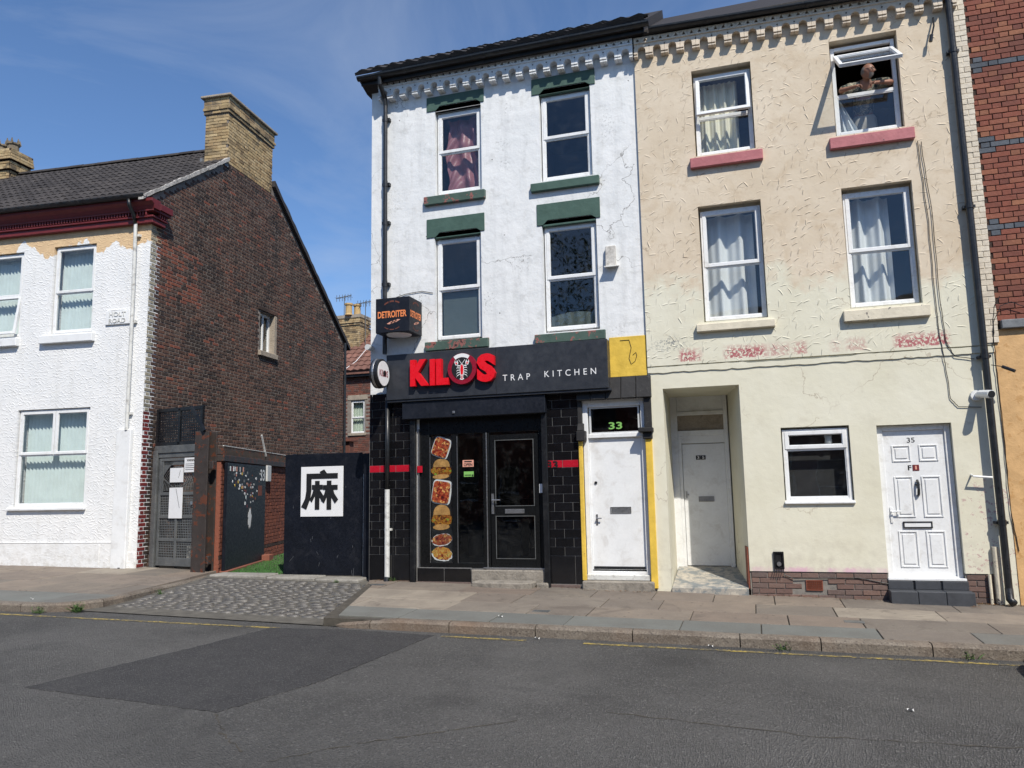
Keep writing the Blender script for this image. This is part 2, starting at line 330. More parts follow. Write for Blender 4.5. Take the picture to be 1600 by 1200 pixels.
basic('shop_frame', (.006, .0065, .007), .35, .25, 4, spec=.3)
basic('anthracite', (.027, .030, .037), .42, .10, 1.3, spec=.45, dirt=(.055, .06, .068), dirt_amt=.5, dirt_scale=2.0)
basic('navy_panel', (.008, .010, .016), .5, .25, 2.5, spec=.3, dirt=(.02, .022, .03), dirt_amt=.6)
basic('sign_red', (.72, .006, .014), .34, .05, 3, spec=.5)
basic('sign_dark_red', (.26, .006, .022), .34, .05, 3, spec=.5)
basic('sign_white', (.78, .78, .78), .35, .04, 3)
basic('sign_orange', (.78, .24, .08), .5, .05, 3)
basic('sign_salmon', (.68, .33, .24), .5, .05, 3)
basic('sign_green', (.20, .44, .11), .5, .08, 9)
basic('black_print', (.012, .012, .013), .5, .1, 3)
basic('steel', (.42, .42, .42), .38, .15, 8, metal=.9)
basic('grey_steel', (.12, .125, .125), .5, .3, 4, .003, 30, metal=.25, dirt=(.2, .19, .17), dirt_amt=.4)
basic('gate_black', (.0055, .007, .012), .5, .3, 3, .003, 30, spec=.25, dirt=(.02, .021, .027), dirt_amt=.6)
basic('room', (.10, .09, .08), .9, .1, 2)
basic('shop_room', (.025, .025, .027), .8, .1, 2)
basic('stone', (.34, .29, .23), .88, .25, 5, .008, 40, dirt=(.1, .085, .07), dirt_amt=.6)
basic('terracotta', (.48, .33, .15), .8, .2, 5)
basic('terracotta_dirty', (.2, .16, .11), .85, .3, 6, dirt=(.05, .045, .04), dirt_amt=.7)
basic('rust_brown', (.20, .06, .035), .7, .3, 6, .003, 40)
basic('blind_slat', (.62, .70, .69), .7, .08, 4)
basic('blind_green', (.55, .62, .52), .7, .08, 4)
basic('net_curtain', (.70, .71, .71), .9, .05, 4)
basic('cream_curtain', (.74, .71, .58), .9, .06, 4)
basic('plum_curtain', (.26, .105, .125), .45, .12, 6, spec=.5)
basic('frosted_film', (.075, .095, .09), .75, .18, 1.6)
basic('turf_green', (.055, .16, .035), .8, .35, 12)
basic('dead_leaf', (.16, .09, .045), .8, .4, 20, rnd=.4)
basic('leaf', (.055, .115, .022), .55, .35, 14, rnd=.3)
basic('litter', (.7, .69, .66), .7, .1, 9)
basic('cable', (.014, .014, .015), .5, .2, 3)
basic('grey_plastic', (.55, .56, .56), .45, .08, 5)
basic('wall_lamp_glass', (.5, .48, .44), .5, .3, 14, dirt=(.12, .1, .08), dirt_amt=.7, dirt_scale=12)
basic('skin', (.30, .145, .095), .5, .15, 20, .001, 90)
basic('trousers', (.42, .40, .36), .85, .15, 9)
basic('hair_grey', (.22, .19, .17), .8, .3, 60)
basic('car_paint', (.012, .014, .02), .16, .1, 2, spec=.6)
basic('tyre', (.012, .012, .012), .8, .2, 6)
basic('rim_metal', (.4, .4, .41), .35, .1, 6, metal=.9)
basic('lamp_glass', (.5, .52, .54), .12, .1, 6)
def print_shirt():
    g = G('camouflage_shirt'); n = g.noise(11.0, 3, .5, dist=1.2)
    k = g.ramp(n, [(0, (.012, .018, .016)), (.44, (.02, .03, .026)), (.50, (.30, .27, .20)), (.54, (.03, .04, .03)), (.60, (.45, .40, .30)), (1, (.06, .065, .05))])
    MATS['camouflage_shirt'] = g.bsdf(k, .85)
print_shirt()
def food(name, stops, scale):
    g = G(name); n = g.noise(scale, 5, .75, dist=.8); v = g.vor(scale * 1.3)
    k = g.ramp(g.math('ADD', g.math('MULTIPLY', n, .7), g.math('MULTIPLY', g.xyz(v['Color'])[0], .3)), stops)
    MATS[name] = g.bsdf(k, .35, 0, .4)
food('food_yellow', [(.30, (.10, .02, .01)), (.42, (.42, .07, .02)), (.48, (.62, .38, .04)), (.54, (.30, .03, .02)), (.60, (.70, .50, .12)), (.68, (.16, .12, .03))], 24)
food('food_red', [(.30, (.03, .006, .006)), (.42, (.22, .022, .012)), (.50, (.42, .10, .03)), (.56, (.10, .015, .02)), (.66, (.62, .33, .10))], 22)
food('food_burger', [(.30, (.02, .01, .006)), (.41, (.16, .035, .015)), (.48, (.60, .28, .03)), (.53, (.05, .02, .01)), (.60, (.45, .10, .02)), (.68, (.22, .34, .04))], 18)
basic('bun', (.50, .27, .09), .5, .45, 9)
def glass():
    g = G('window_glass')
    nrm = g.bump(g.noise(1.6, 2, .5), .004, .5)
    geo = g.n('NewGeometry')
    dt = g.n('VectorMath', {0: nrm, 1: geo.outputs['Incoming']}, operation='DOT_PRODUCT').outputs['Value']
    fr = g.math('ADD', .04, g.math('MULTIPLY', .96, g.math('POWER', g.math('SUBTRACT', 1.0, g.math('ABSOLUTE', dt)), 5.0)))
    gl = g.n('BsdfGlossy', {'Color': (.95, .97, 1, 1), 'Roughness': .02, 'Normal': nrm}); tr = g.n('BsdfTransparent', {'Color': (.94, .955, .955, 1)})
    df = g.n('BsdfDiffuse', {'Color': (.5, .5, .48, 1)})
    dm = g.n('MixShader', {0: g.rng(g.noise(7.0, 6, .7),   .5, .8, .0, .018), 1: tr.outputs[0], 2: df.outputs[0]})
    mx = g.n('MixShader', {0: fr, 1: dm.outputs[0], 2: gl.outputs[0]})
    g.t.links.new(mx.outputs[0], g.out.inputs[0]); MATS['window_glass'] = g.m
glass()
g = G('tube_light'); e = g.n('Emission', {'Color': (.9, .95, 1, 1), 'Strength': 6.0}); g.t.links.new(e.outputs[0], g.out.inputs[0]); MATS['tube_light'] = g.m

# ------------------------------------------------------------------ mesh helpers
class MB:
    def __init__(s): s.v = []; s.f = []
    def poly(s, pts):
        b = len(s.v); s.v += [tuple(p) for p in pts]; s.f.append(tuple(range(b, b + len(pts)))); return s
    def box(s, x0, x1, y0, y1, z0, z1):
        b = len(s.v)
        s.v += [(x0, y0, z0), (x1, y0, z0), (x1, y1, z0), (x0, y1, z0), (x0, y0, z1), (x1, y0, z1), (x1, y1, z1), (x0, y1, z1)]
        s.f += [tuple(b + i for i in q) for q in ((0, 3, 2, 1), (4, 5, 6, 7), (0, 1, 5, 4), (1, 2, 6, 5), (2, 3, 7, 6), (3, 0, 4, 7))]
        return s
    def bar(s, p, q, w, h=None):
        """square bar from p to q"""
        p, q = Vector(p), Vector(q); d = (q - p).normalized(); h = h or w
        a = d.cross(Vector((0, 0, 1)) if abs(d.z) < .95 else Vector((0, 1, 0))).normalized(); c = a.cross(d)
        b = len(s.v)
        for e in (p, q):
            for i, j in ((-1, -1), (1, -1), (1, 1), (-1, 1)): s.v.append(tuple(e + a * (w / 2 * i) + c * (h / 2 * j)))
        s.f += [tuple(b + i for i in k) for k in ((3, 2, 1, 0), (4, 5, 6, 7), (0, 1, 5, 4), (1, 2, 6, 5), (2, 3, 7, 6), (3, 0, 4, 7))]
        return s
    def prism(s, pts, y0, y1, axis='y'):
        """extrude a 2-D outline: axis y takes (x,z), axis z takes (x,y), axis x takes (y,z)"""
        def P(a, b, t): return {'y': (a, t, b), 'z': (a, b, t), 'x': (t, a, b)}[axis]
        n = len(pts); b = len(s.v)
        s.v += [P(a, c, y0) for a, c in pts] + [P(a, c, y1) for a, c in pts]
        s.f.append(tuple(range(b, b + n))); s.f.append(tuple(range(b + 2 * n - 1, b + n - 1, -1)))
        for i in range(n): s.f.append((b + i, b + n + i, b + n + (i + 1) % n, b + (i + 1) % n))
        return s
    def tube(s, pts, r, n=10, cap=True):
        pts = [Vector(p) for p in pts]; rs = r if isinstance(r, (list, tuple)) else [r] * len(pts)
        b = len(s.v); up = None
        for k, p in enumerate(pts):
            d = (pts[min(k + 1, len(pts) - 1)] - pts[max(k - 1, 0)]).normalized()
            if up is None: up = Vector((0, 0, 1)) if abs(d.z) < .9 else Vector((0, 1, 0))
            a = d.cross(up).normalized(); c = a.cross(d).normalized(); up = c
            for i in range(n):
                t = 2 * pi * i / n; s.v.append(tuple(p + (a * cos(t) + c * sin(t)) * rs[k]))
        for k in range(len(pts) - 1):
            for i in range(n):
                j = (i + 1) % n; s.f.append((b + k * n + i, b + k * n + j, b + (k + 1) * n + j, b + (k + 1) * n + i))
        if cap:
            s.f.append(tuple(b + i for i in range(n - 1, -1, -1))); e = b + (len(pts) - 1) * n; s.f.append(tuple(e + i for i in range(n)))
        return s
    def lathe(s, prof, n=16, c=(0, 0, 0), axis='z'):
        b = len(s.v)
        for r, h in prof:
            for i in range(n):
                t = 2 * pi * i / n
                q = {'z': (r * cos(t), r * sin(t), h), 'y': (r * cos(t), h, r * sin(t)), 'x': (h, r * cos(t), r * sin(t))}[axis]
                s.v.append((q[0] + c[0], q[1] + c[1], q[2] + c[2]))
        for k in range(len(prof) - 1):
            for i in range(n):
                j = (i + 1) % n; s.f.append((b + k * n + i, b + k * n + j, b + (k + 1) * n + j, b + (k + 1) * n + i))
        s.f.append(tuple(b + i for i in range(n - 1, -1, -1))); e = b + (len(prof) - 1) * n; s.f.append(tuple(e + i for i in range(n)))
        return s
    def sheet(s, fn, nu, nv):
        b = len(s.v)
        for j in range(nv + 1):
            for i in range(nu + 1): s.v.append(tuple(fn(i / nu, j / nv)))
        for j in range(nv):
            for i in range(nu):
                k = b + j * (nu + 1) + i; s.f.append((k, k + 1, k + nu + 2, k + nu + 1))
        return s
    def wall(s, x0, x1, z0, z1, holes, y, depth):
        xs = sorted({x0, x1, *[h[0] for h in holes], *[h[1] for h in holes]}); zs = sorted({z0, z1, *[h[2] for h in holes], *[h[3] for h in holes]})
        xs = [x for x in xs if x0 <= x <= x1]; zs = [z for z in zs if z0 <= z <= z1]
        def solid(i, j):
            if i < 0 or j < 0 or i >= len(xs) - 1 or j >= len(zs) - 1: return False
            a, c = (xs[i] + xs[i + 1]) / 2, (zs[j] + zs[j + 1]) / 2
            return not any(h[0] < a < h[1] and h[2] < c < h[3] for h in holes)
        for i in range(len(xs) - 1):
            for j in range(len(zs) - 1):
                if not solid(i, j): continue
                a, b, c, d = xs[i], xs[i + 1], zs[j], zs[j + 1]; Y = y + depth
                s.poly([(a, y, c), (b, y, c), (b, y, d), (a, y, d)]); s.poly([(b, Y, c), (a, Y, c), (a, Y, d), (b, Y, d)])
                if not solid(i - 1, j): s.poly([(a, Y, c), (a, y, c), (a, y, d), (a, Y, d)])
                if not solid(i + 1, j): s.poly([(b, y, c), (b, Y, c), (b, Y, d), (b, y, d)])
                if not solid(i, j - 1): s.poly([(a, Y, c), (b, Y, c), (b, y, c), (a, y, c)])
                if not solid(i, j + 1): s.poly([(a, y, d), (b, y, d), (b, Y, d), (a, Y, d)])
        return s
    def frame(s, x0, x1, z0, z1, w, y0, y1, wb=None):
        wb = wb or w
        s.box(x0, x0 + w, y0, y1, z0, z1); s.box(x1 - w, x1, y0, y1, z0, z1)
        s.box(x0 + w, x1 - w, y0, y1, z0, z0 + wb); s.box(x0 + w, x1 - w, y0, y1, z1 - w, z1); return s
    def xf(s, m):
        s.v = [tuple(m @ Vector(p)) for p in s.v]; return s
    def mesh(s, name, mat, bevel=0, smooth=False, weld=False, seg=1):
        me = bpy.data.meshes.new(name); me.from_pydata(s.v, [], s.f)
        if bevel or weld:
            bm = bmesh.new(); bm.from_mesh(me)
            if weld: bmesh.ops.remove_doubles(bm, verts=bm.verts, dist=1e-5)
            if bevel: bmesh.ops.bevel(bm, geom=[e for e in bm.edges if len(e.link_faces) == 2 and e.calc_face_angle(0) > .5], offset=bevel, segments=seg, affect='EDGES', clamp_overlap=True)
            bm.to_mesh(me); bm.free()
        if smooth:
            me.polygons.foreach_set('use_smooth', [True] * len(me.polygons))
        me.materials.append(M(mat) if isinstance(mat, str) else mat); me.update(); return me
    def build(s, name, mat, parent=None, bevel=0, smooth=False, weld=False, **kw):
        return put(name, s.mesh(name, mat, bevel, smooth, weld), parent, **kw)

INV = {}
def put(name, mesh, parent=None, loc=None, rot=None, kind=None):
    o = bpy.data.objects.new(name, mesh); col.objects.link(o)
    if loc is not None: o.location = loc
    if rot is not None: o.rotation_euler = rot
    if parent is not None:
        o.parent = parent
        if parent.name in INV: o.matrix_parent_inverse = INV[parent.name]
    if kind: o['kind'] = kind
    return o
def tag(o, label, cat, group=None, kind=None):
    if label: o['label'] = label
    if cat: o['category'] = cat
    if group: o['group'] = group
    if kind: o['kind'] = kind
    return o
def thing(name, label, cat, loc=(0, 0, 0), rz=0, group=None, local=False):
    o = bpy.data.objects.new(name, None); col.objects.link(o); o.empty_display_size = .2
    o.location = loc; o.rotation_euler = (0, 0, rz)
    if not local: INV[o.name] = (Matrix.Translation(Vector(loc)) @ Matrix.Rotation(rz, 4, 'Z')).inverted()
    return tag(o, label, cat, group)

# lettering, made once before the scene fills up
TX = {}
def make_texts():
    want = [('K', .06), ('L', .06), ('I', .06), ('S', .06), ('TRAP', 0), ('KITCHEN', 0), ('KILOS', .02), ('DETROITER', .03), ('33', .02), ('35', .01), ('OPEN', .03),
            ('WARNING', .03), ('HOLT', .01), ('ROAD', .01), ('F', .03), ('1', .02), ('3', .02), ('5', .02)]
    obs = []
    for t, off in want:
        c = bpy.data.curves.new('t', 'FONT'); c.body = t; c.size = 1; c.offset = off; c.resolution_u = 3
        if t == 'KITCHEN' or t == 'TRAP': c.space_character = 1.7
        o = bpy.data.objects.new('t', c); col.objects.link(o); obs.append((t, o))
    bpy.context.view_layer.update(); dg = bpy.context.evaluated_depsgraph_get()
    for t, o in obs:
        me = bpy.data.meshes.new_from_object(o.evaluated_get(dg))
        vs = [tuple(v.co) for v in me.vertices]; fs = [tuple(p.vertices) for p in me.polygons]
        x0, x1 = min(v[0] for v in vs), max(v[0] for v in vs); y0, y1 = min(v[1] for v in vs), max(v[1] for v in vs)
        ed = {}
        for f in fs:
            for a, b in zip(f, f[1:] + f[:1]): ed[(a, b)] = 1
        rim = [(a, b) for a, b in ed if (b, a) not in ed]
        TX[t] = ([((v[0] - x0) / (x1 - x0), (v[1] - y0) / (y1 - y0)) for v in vs], fs, rim)
        bpy.data.objects.remove(o); bpy.data.meshes.remove(me)
make_texts()
def text(mb, t, x0, x1, z0, z1, y, depth=0.0, fn=None):
    """lettering filling a rectangle of the x-z plane, front at y, optional depth behind; fn maps (x,y,z) elsewhere"""
    vs, fs, rim = TX[t]; b = len(mb.v); fn = fn or (lambda p: p)
    mb.v += [fn((x0 + u * (x1 - x0), y, z0 + v * (z1 - z0))) for u, v in vs]
    mb.f += [tuple(b + i for i in f) for f in fs]
    if depth:
        n = len(vs); mb.v += [fn((x0 + u * (x1 - x0), y + depth, z0 + v * (z1 - z0))) for u, v in vs]
        mb.f += [(b + j, b + i, b + n + i, b + n + j) for i, j in rim]
    return mb

def letters(parent, name, t, x0, x1, z0, z1, y, mat, depth=0.0, fn=None):
    """the same lettering with every letter a part of its own"""
    vs, fs, rim = TX[t]; par = list(range(len(vs)))
    def find(i):
        while par[i] != i: par[i] = par[par[i]]; i = par[i]
        return i
    for f in fs:
        for i in f[1:]: par[find(i)] = find(f[0])
    comps = {}
    for f in fs: comps.setdefault(find(f[0]), []).append(f)
    for root, ff in sorted(comps.items(), key=lambda c: min(vs[i][0] for f in c[1] for i in f)):
        ids = sorted({i for f in ff for i in f}); ix = {i: k for k, i in enumerate(ids)}
        TX['_'] = ([vs[i] for i in ids], [tuple(ix[i] for i in f) for f in ff], [(ix[a], ix[b]) for a, b in rim if a in ix and b in ix])
        m = MB(); text(m, '_', x0, x1, z0, z1, y, depth, fn); m.build(name, mat, parent)

def clip(poly, a, b):
    """keep the part of a 2-D polygon on the left of a->b"""
    out = []
    def side(p): return (b[0] - a[0]) * (p[1] - a[1]) - (b[1] - a[1]) * (p[0] - a[0])
    for i, p in enumerate(poly):
        q = poly[(i + 1) % len(poly)]; sp, sq = side(p), side(q)
        if sp >= 0: out.append(p)
        if sp * sq < 0:
            t = sp / (sp - sq); out.append((p[0] + (q[0] - p[0]) * t, p[1] + (q[1] - p[1]) * t))
    return out
def shrink(poly, d):
    n = len(poly); ar = sum(poly[i][0] * poly[(i + 1) % n][1] - poly[(i + 1) % n][0] * poly[i][1] for i in range(n))
    if ar < 0: poly = poly[::-1]
    out = poly
    for i in range(n):
        a, b = Vector(poly[i]), Vector(poly[(i + 1) % n]); e = (b - a)
        if e.length < 1e-6: continue
        nn = Vector((-e.y, e.x)).normalized() * d
        out = clip(out, a + nn, b + nn)
        if len(out) < 3: return []
    return out

def brickwork(parent, x0, x1, z0, z1, mat, inside=None, length=.225, height=.076, gap=.010, proud=.012, y=0.0, bond='flemish', axis='x', xpos=0.0, limit=300, name='brick', pick=None, cam_at=None, jitter=.004, facing=1):
    """bricks of their own over a mortar wall. axis 'x': face at y looking to -y; axis 'y': face at x = xpos looking to +x, x0..x1 then run along y"""
    rr = random.Random(int(abs(x0 * 31 + z0 * 17 + x1 * 7) * 100))
    protos = {}
    def proto(w, mt, k):
        key = (round(w, 3), mt, k)
        if key not in protos:
            q = random.Random(hash(key) & 255); m = MB(); h = height - gap
            j = lambda: q.uniform(-.0025, .0025)
            c = .004
            fr = [(-w / 2 + c + j(), -proud, -h / 2 + c + j()), (w / 2 - c + j(), -proud, -h / 2 + c + j()), (w / 2 - c + j(), -proud, h / 2 - c + j()), (-w / 2 + c + j(), -proud, h / 2 - c + j())]
            bk = [(-w / 2, -proud + c, -h / 2), (w / 2, -proud + c, -h / 2), (w / 2, -proud + c, h / 2), (-w / 2, -proud + c, h / 2)]
            b2 = [(p[0], .004, p[2]) for p in bk]
            m.v = fr + bk + b2; m.f = [(0, 1, 2, 3)]
            for i in range(4):
                n = (i + 1) % 4; m.f += [(i, 4 + i, 4 + n, n), (4 + i, 8 + i, 8 + n, 4 + n)]
            if axis == 'y': m.v = [(-p[1], p[0], p[2]) for p in m.v]
            protos[key] = (m, m.mesh(name, mt))
        return protos[key]
    cells = []; row = 0; z = z0
    while z + height * .6 < z1:
        h2 = z + height / 2; k = 0; x = x0 + (rr.uniform(-.03, .0) if x1 - x0 > .5 else 0)
        if bond == 'flemish' and row % 2: x -= length * .75
        hd = length / 2
        seq = 0
        first = True
        while x < x1 - .02:
            if bond == 'flemish': w_ = length if (k + seq) % 2 == 0 else hd
            elif bond == 'header': w_ = hd
            elif bond == 'garden': w_ = hd if row % 4 == 3 else length
            else: w_ = length
            if first and bond in ('stretcher', 'garden') and row % 2: w_ = hd
            first = False
            e = min(x + w_, x1); a_ = max(x, x0)
            if e - a_ > .05:
                cx = (a_ + e) / 2
                if inside is None or inside(a_, e, z, z + height): cells.append((cx, h2, round(e - a_ - gap, 2) if e - a_ < w_ - .001 else e - a_ - gap))
            x = e; k += 1
        z += height; row += 1
    def where(cx, cz): return Vector((cx, y, cz)) if axis == 'x' else Vector((xpos, cx, cz))
    if cam_at is not None: cells.sort(key=lambda c: (where(c[0], c[1]) - cam_at).length)
    rest = {}
    for i, (cx, cz, w_) in enumerate(cells):
        mt = pick(cx, cz) if pick else mat
        p = where(cx, cz); dj = rr.uniform(-jitter, jitter)
        p += Vector((0, dj, 0)) if axis == 'x' else Vector((dj, 0, 0))
        m, me = proto(w_, mt, rr.randrange(3))
        if i < limit: put(name, me, parent, loc=p)
        else:
            a = rest.setdefault(mt, MB()); b = len(a.v)
            a.v += [(v[0] + p.x, v[1] + p.y, v[2] + p.z) for v in m.v]; a.f += [tuple(b + q for q in f) for f in m.f]
    for mt, a in rest.items(): a.build('brickwork', mt, parent, kind='stuff')
    return len(cells)

# ------------------------------------------------------------------ ground
def zf(X): return .031 - .0193 * X                # pavement level along the house fronts
def yk(X): return -2.826 + .0526 * X              # kerb line
def zp(X, Y): return zf(X) + .02 * Y
def zr(X): return zf(X) - .18
m = MB()
m.sheet(lambda a, b: (-140 + 280 * a, -90 + 180 * b, zr(-140 + 280 * a)), 2, 2)
road = m.build('road', 'asphalt'); road['kind'] = 'structure'
PATCH = [(-5.86, -6.5), (-3.72, -6.62), (-2.9, -5.3), (-3.05, -4.2), (-3.7, -3.35), (-4.4, -3.1), (-5.3, -3.2), (-5.75, -3.75)]
PATCH = [(-6.13, -6.38), (-4.06, -6.5), (-3.78, -5.4), (-3.66, -3.2), (-4.7, -3.17), (-5.75, -3.35), (-5.85, -4.4)]
def ragged(poly, step, j, seed):
    q = random.Random(seed); out = []
    for i, a in enumerate(poly):
        b = poly[(i + 1) % len(poly)]; n = max(1, int(math.dist(a, b) / step))
        for k in range(n): t = k / n; out.append((a[0] + (b[0] - a[0]) * t + q.uniform(-j, j), a[1] + (b[1] - a[1]) * t + q.uniform(-j, j)))
    return out
PATCH = ragged(PATCH, .05, .014, 1)
m = MB(); m.prism(PATCH, 0, 1, 'z'); m.v = [(x, y, zr(x) + (.005 if z > .5 else -.02)) for x, y, z in m.v]
m.build('repair_patch', 'asphalt_patch', road)
for pts, wd in (([(-3.05, -7.3), (-2.6, -6.75), (-2.25, -6.45), (-1.75, -6.0)], .012), ([(-4.06, -6.52), (-3.7, -6.9), (-3.3, -7.2)], .010), ([(-1.2, -5.6), (.3, -5.75), (1.6, -5.6), (3.2, -5.7)], .010)):
    m = MB(); q = random.Random(int(wd * 1000)); pp = []
    for a, b in zip(pts, pts[1:]):
        for k in range(14): t = k / 14; pp.append((a[0] + (b[0] - a[0]) * t + q.uniform(-.018, .018), a[1] + (b[1] - a[1]) * t + q.uniform(-.018, .018)))
    for a, b in zip(pp, pp[1:]):
        w_ = wd * q.uniform(.3, 1.2); m.poly([(a[0], a[1] - w_, zr(a[0]) + .003), (b[0], b[1] - w_, zr(b[0]) + .003), (b[0], b[1] + w_, zr(b[0]) + .003), (a[0], a[1] + w_, zr(a[0]) + .003)])
    m.build('road_crack', 'joint', road)
for (xa, xb) in ((-16, -5.65), (-3.55, -2.55), (-1.9, 12)):
    m = MB(); n = max(2, int((xb - xa) * 6)); q = random.Random(int(xa * 10))
    off = .17
    m.sheet(lambda a, b: (xa + (xb - xa) * a, yk(xa + (xb - xa) * a) - off - .075 * b + q.uniform(-.006, .006), zr(xa + (xb - xa) * a) + .004), n, 1)
    m.f = [f[::-1] for f in m.f]
    m.build('yellow_line', 'yellow_line', road)

def flags(parent, X0, X1, rows, edge, seed, kerb_flags=True):
    q = random.Random(seed)
    for ri, (fa, fb) in enumerate(rows):
        x = X0 - q.uniform(0, .8)
        while x < X1:
            w_ = q.uniform(.72, 1.35); xe = x + w_
            poly = [(x, fb * yk(x)), (xe, fb * yk(xe)), (xe, fa * yk(xe)), (x, fa * yk(x))]
            for a, b in edge: poly = clip(poly, a, b) if len(poly) > 2 else []
            poly = shrink(poly, .006) if len(poly) > 2 else []
            if len(poly) > 2:
                dz, tx, ty = q.uniform(-.003, .004), q.uniform(-.004, .004), q.uniform(-.004, .004)
                cx = sum(p[0] for p in poly) / len(poly); cy = sum(p[1] for p in poly) / len(poly)
                m = MB(); m.prism([(p[0] - cx, p[1] - cy) for p in poly], -.06, 0, 'z')
                m.v = [(a, b, (zp(cx + a, cy + b) - zp(cx, cy) + tx * a + ty * b) + c) for a, b, c in m.v]
                mt = 'flagstone_grey' if (ri == len(rows) - 1 and q.random() < .85) else 'flagstone'
                put('flagstone', m.mesh('flagstone', mt, .005), parent, loc=(cx, cy, zp(cx, cy) + dz))
            x = xe
def kerb_run(parent, pts, drop, seed, width=.15):
    """kerb stones along a line of points (outer edge), on the left of the direction of travel"""
    q = random.Random(seed)
    P = [Vector(p) for p in pts]; segs = [(P[i], P[i + 1]) for i in range(len(P) - 1)]
    total = sum((b - a).length for a, b in segs)
    def at(s):
        for a, b in segs:
            l = (b - a).length
            if s <= l or (a, b) == segs[-1]: d = (b - a) / l; return a + d * s, d
            s -= l
    s = 0
    while s < total - .05:
        L = min(q.uniform(.75, 1.25), total - s)
        if total - s - L < .3: L = total - s
        m = MB(); n = max(1, int(L / .3)); prof = None
        ring = []
        for k in range(n + 1):
            c, d = at(s + .006 + (L - .012) * k / n); nn = Vector((-d.y, d.x))
            zt = zp(c.x, max(c.y, -3.3)) - drop(c.x, c.y); jz = q.uniform(-.003, .003)
            zb = zr(c.x) - .1
            o = c; i_ = c + nn * width
            ring.append([(o.x, o.y, zb), (o.x, o.y, zt - .03 + jz), (o.x + nn.x * .02, o.y + nn.y * .02, zt - .006 + jz), (o.x + nn.x * .05, o.y + nn.y * .05, zt + jz), (i_.x, i_.y, zt + .001 + jz), (i_.x, i_.y, zb)])
        b = len(m.v)
        for r_ in ring: m.v += r_
        for k in range(n):
            for j in range(5): m.f.append((k * 6 + j, (k + 1) * 6 + j, (k + 1) * 6 + j + 1, k * 6 + j + 1))
        m.f.append(tuple(range(5, -1, -1))); m.f.append(tuple(n * 6 + j for j in range(6)))
        m.f = [f[::-1] for f in m.f]
        m.build('kerb_stone', 'kerb_stone', parent, smooth=False)
        s += L

XR = 9.0
pav = MB(); poly = [(-5.2, yk(-5.2) + .05), (XR, yk(XR) + .05), (XR, .3), (-6.2, .3), (-6.12, 0)]
pav.prism(poly, 0, 1, 'z'); pav.v = [(x, y, zp(x, y) - (.016 if z > .5 else .3)) for x, y, z in pav.v]
pavement = pav.build('pavement', 'joint'); pavement['kind'] = 'structure'
EDGE_R = [((-6.02, .0), (-5.07, -2.92))]
flags(pavement, -6.3, 5.2, [(0.0, .27), (.27, .52), (.52, .745), (.745, .945)], EDGE_R, 5)
dropR = lambda X, Y: .075 * max(0, min(1, (-4.3 - X) / .8)) * (1 if Y < -.4 else 1) * max(0, min(1, (-Y - .1) / 1.2))
kerb_run(pavement, [(-6.15, -.05), (-5.32, -2.85), (-5.12, yk(-5.1) + .02), (-4.6, yk(-4.6)), (5.2, yk(5.2))], dropR, 3, .15)
pavL = MB(); poly = [(-30, -3.9), (-12, yk(-12) + .05), (-9.4, yk(-9.4) + .15), (-9.1, -2.6), (-9.5, .25), (-9.5, .9), (-30, .9)]
pavL.prism(poly, 0, 1, 'z'); pavL.v = [(x, y, zp(x, y) - (.016 if z > .5 else .3)) for x, y, z in pavL.v]
pavement_left = pavL.build('pavement', 'joint'); pavement_left['kind'] = 'structure'
EDGE_L = [((-9.0, -2.6), (-9.45, .4)), ((-9.32, -3.09), (-9.0, -2.6)), ((-13, yk(-13) + .15), (-9.3, yk(-9.3) + .16))]
flags(pavement_left, -14.5, -8.6, [(-.12, .16), (.16, .44), (.44, .72), (.72, .97)], EDGE_L, 9)
dropL = lambda X, Y: .04 * max(0, min(1, (Y + 2.0) / 1.5))
kerb_run(pavement_left, [(-14.5, yk(-14.5)), (-9.75, yk(-9.75)), (-9.35, yk(-9.35) + .06), (-9.02, -3.02), (-8.86, -2.65), (-9.3, .2)], dropL, 4, .15)
# cobbled crossing between the two pavements
def zc(X, Y):
    t = max(0, min(1, (Y + 3.0) / 3.1)); return (zr(X) + .012) * (1 - t) + (zf(X) - .035) * t
m = MB(); m.sheet(lambda a, b: (-9.5 + 4.6 * a, -3.05 + 3.4 * b, zc(-9.5 + 4.6 * a, -3.05 + 3.4 * b)), 8, 10)
crossing = m.build('cobbled_crossing', 'sett_bed'); crossing['kind'] = 'structure'
protos = []
for k in range(6):
    q = random.Random(k); L = .188 + q.uniform(-.028, .018); W = .100
    mm = MB(); mm.box(-L / 2, L / 2, -W / 2, W / 2, -.05, .006); protos.append((mm, mm.mesh('sett', 'sett', .012, True, seg=2)))
q = random.Random(21); spots = []
ry = -2.66
while ry < -.30:
    tt = (ry + 3.0) / 3.0; xl = -8.82 - .44 * tt; xr_ = -5.22 - .80 * tt; x = xl + q.uniform(0, .15)
    while x < xr_ - .1:
        spots.append((x + .1, ry + q.uniform(-.008, .008), zc(x, ry) + q.uniform(-.006, .008), q.uniform(-.05, .05), q.uniform(-.03, .03), q.uniform(-.05, .05), q.randrange(6))); x += q.uniform(.190, .222)
    ry += .107
spots.sort(key=lambda c: (Vector(c[:3]) - CAM).length); rest = MB()
for i, c in enumerate(spots):
    if i < 300: put('sett', protos[c[6]][1], crossing, loc=c[:3], rot=c[3:6])
    else:
        M_ = Matrix.Translation(Vector(c[:3])) @ Euler(c[3:6]).to_matrix().to_4x4(); b_ = len(rest.v); me = protos[c[6]][1]
        rest.v += [tuple(M_ @ v.co) for v in me.vertices]; rest.f += [tuple(b_ + j for j in f.vertices) for f in me.polygons]
if rest.v: rest.build('cobbles', 'sett', crossing, smooth=True, kind='stuff')
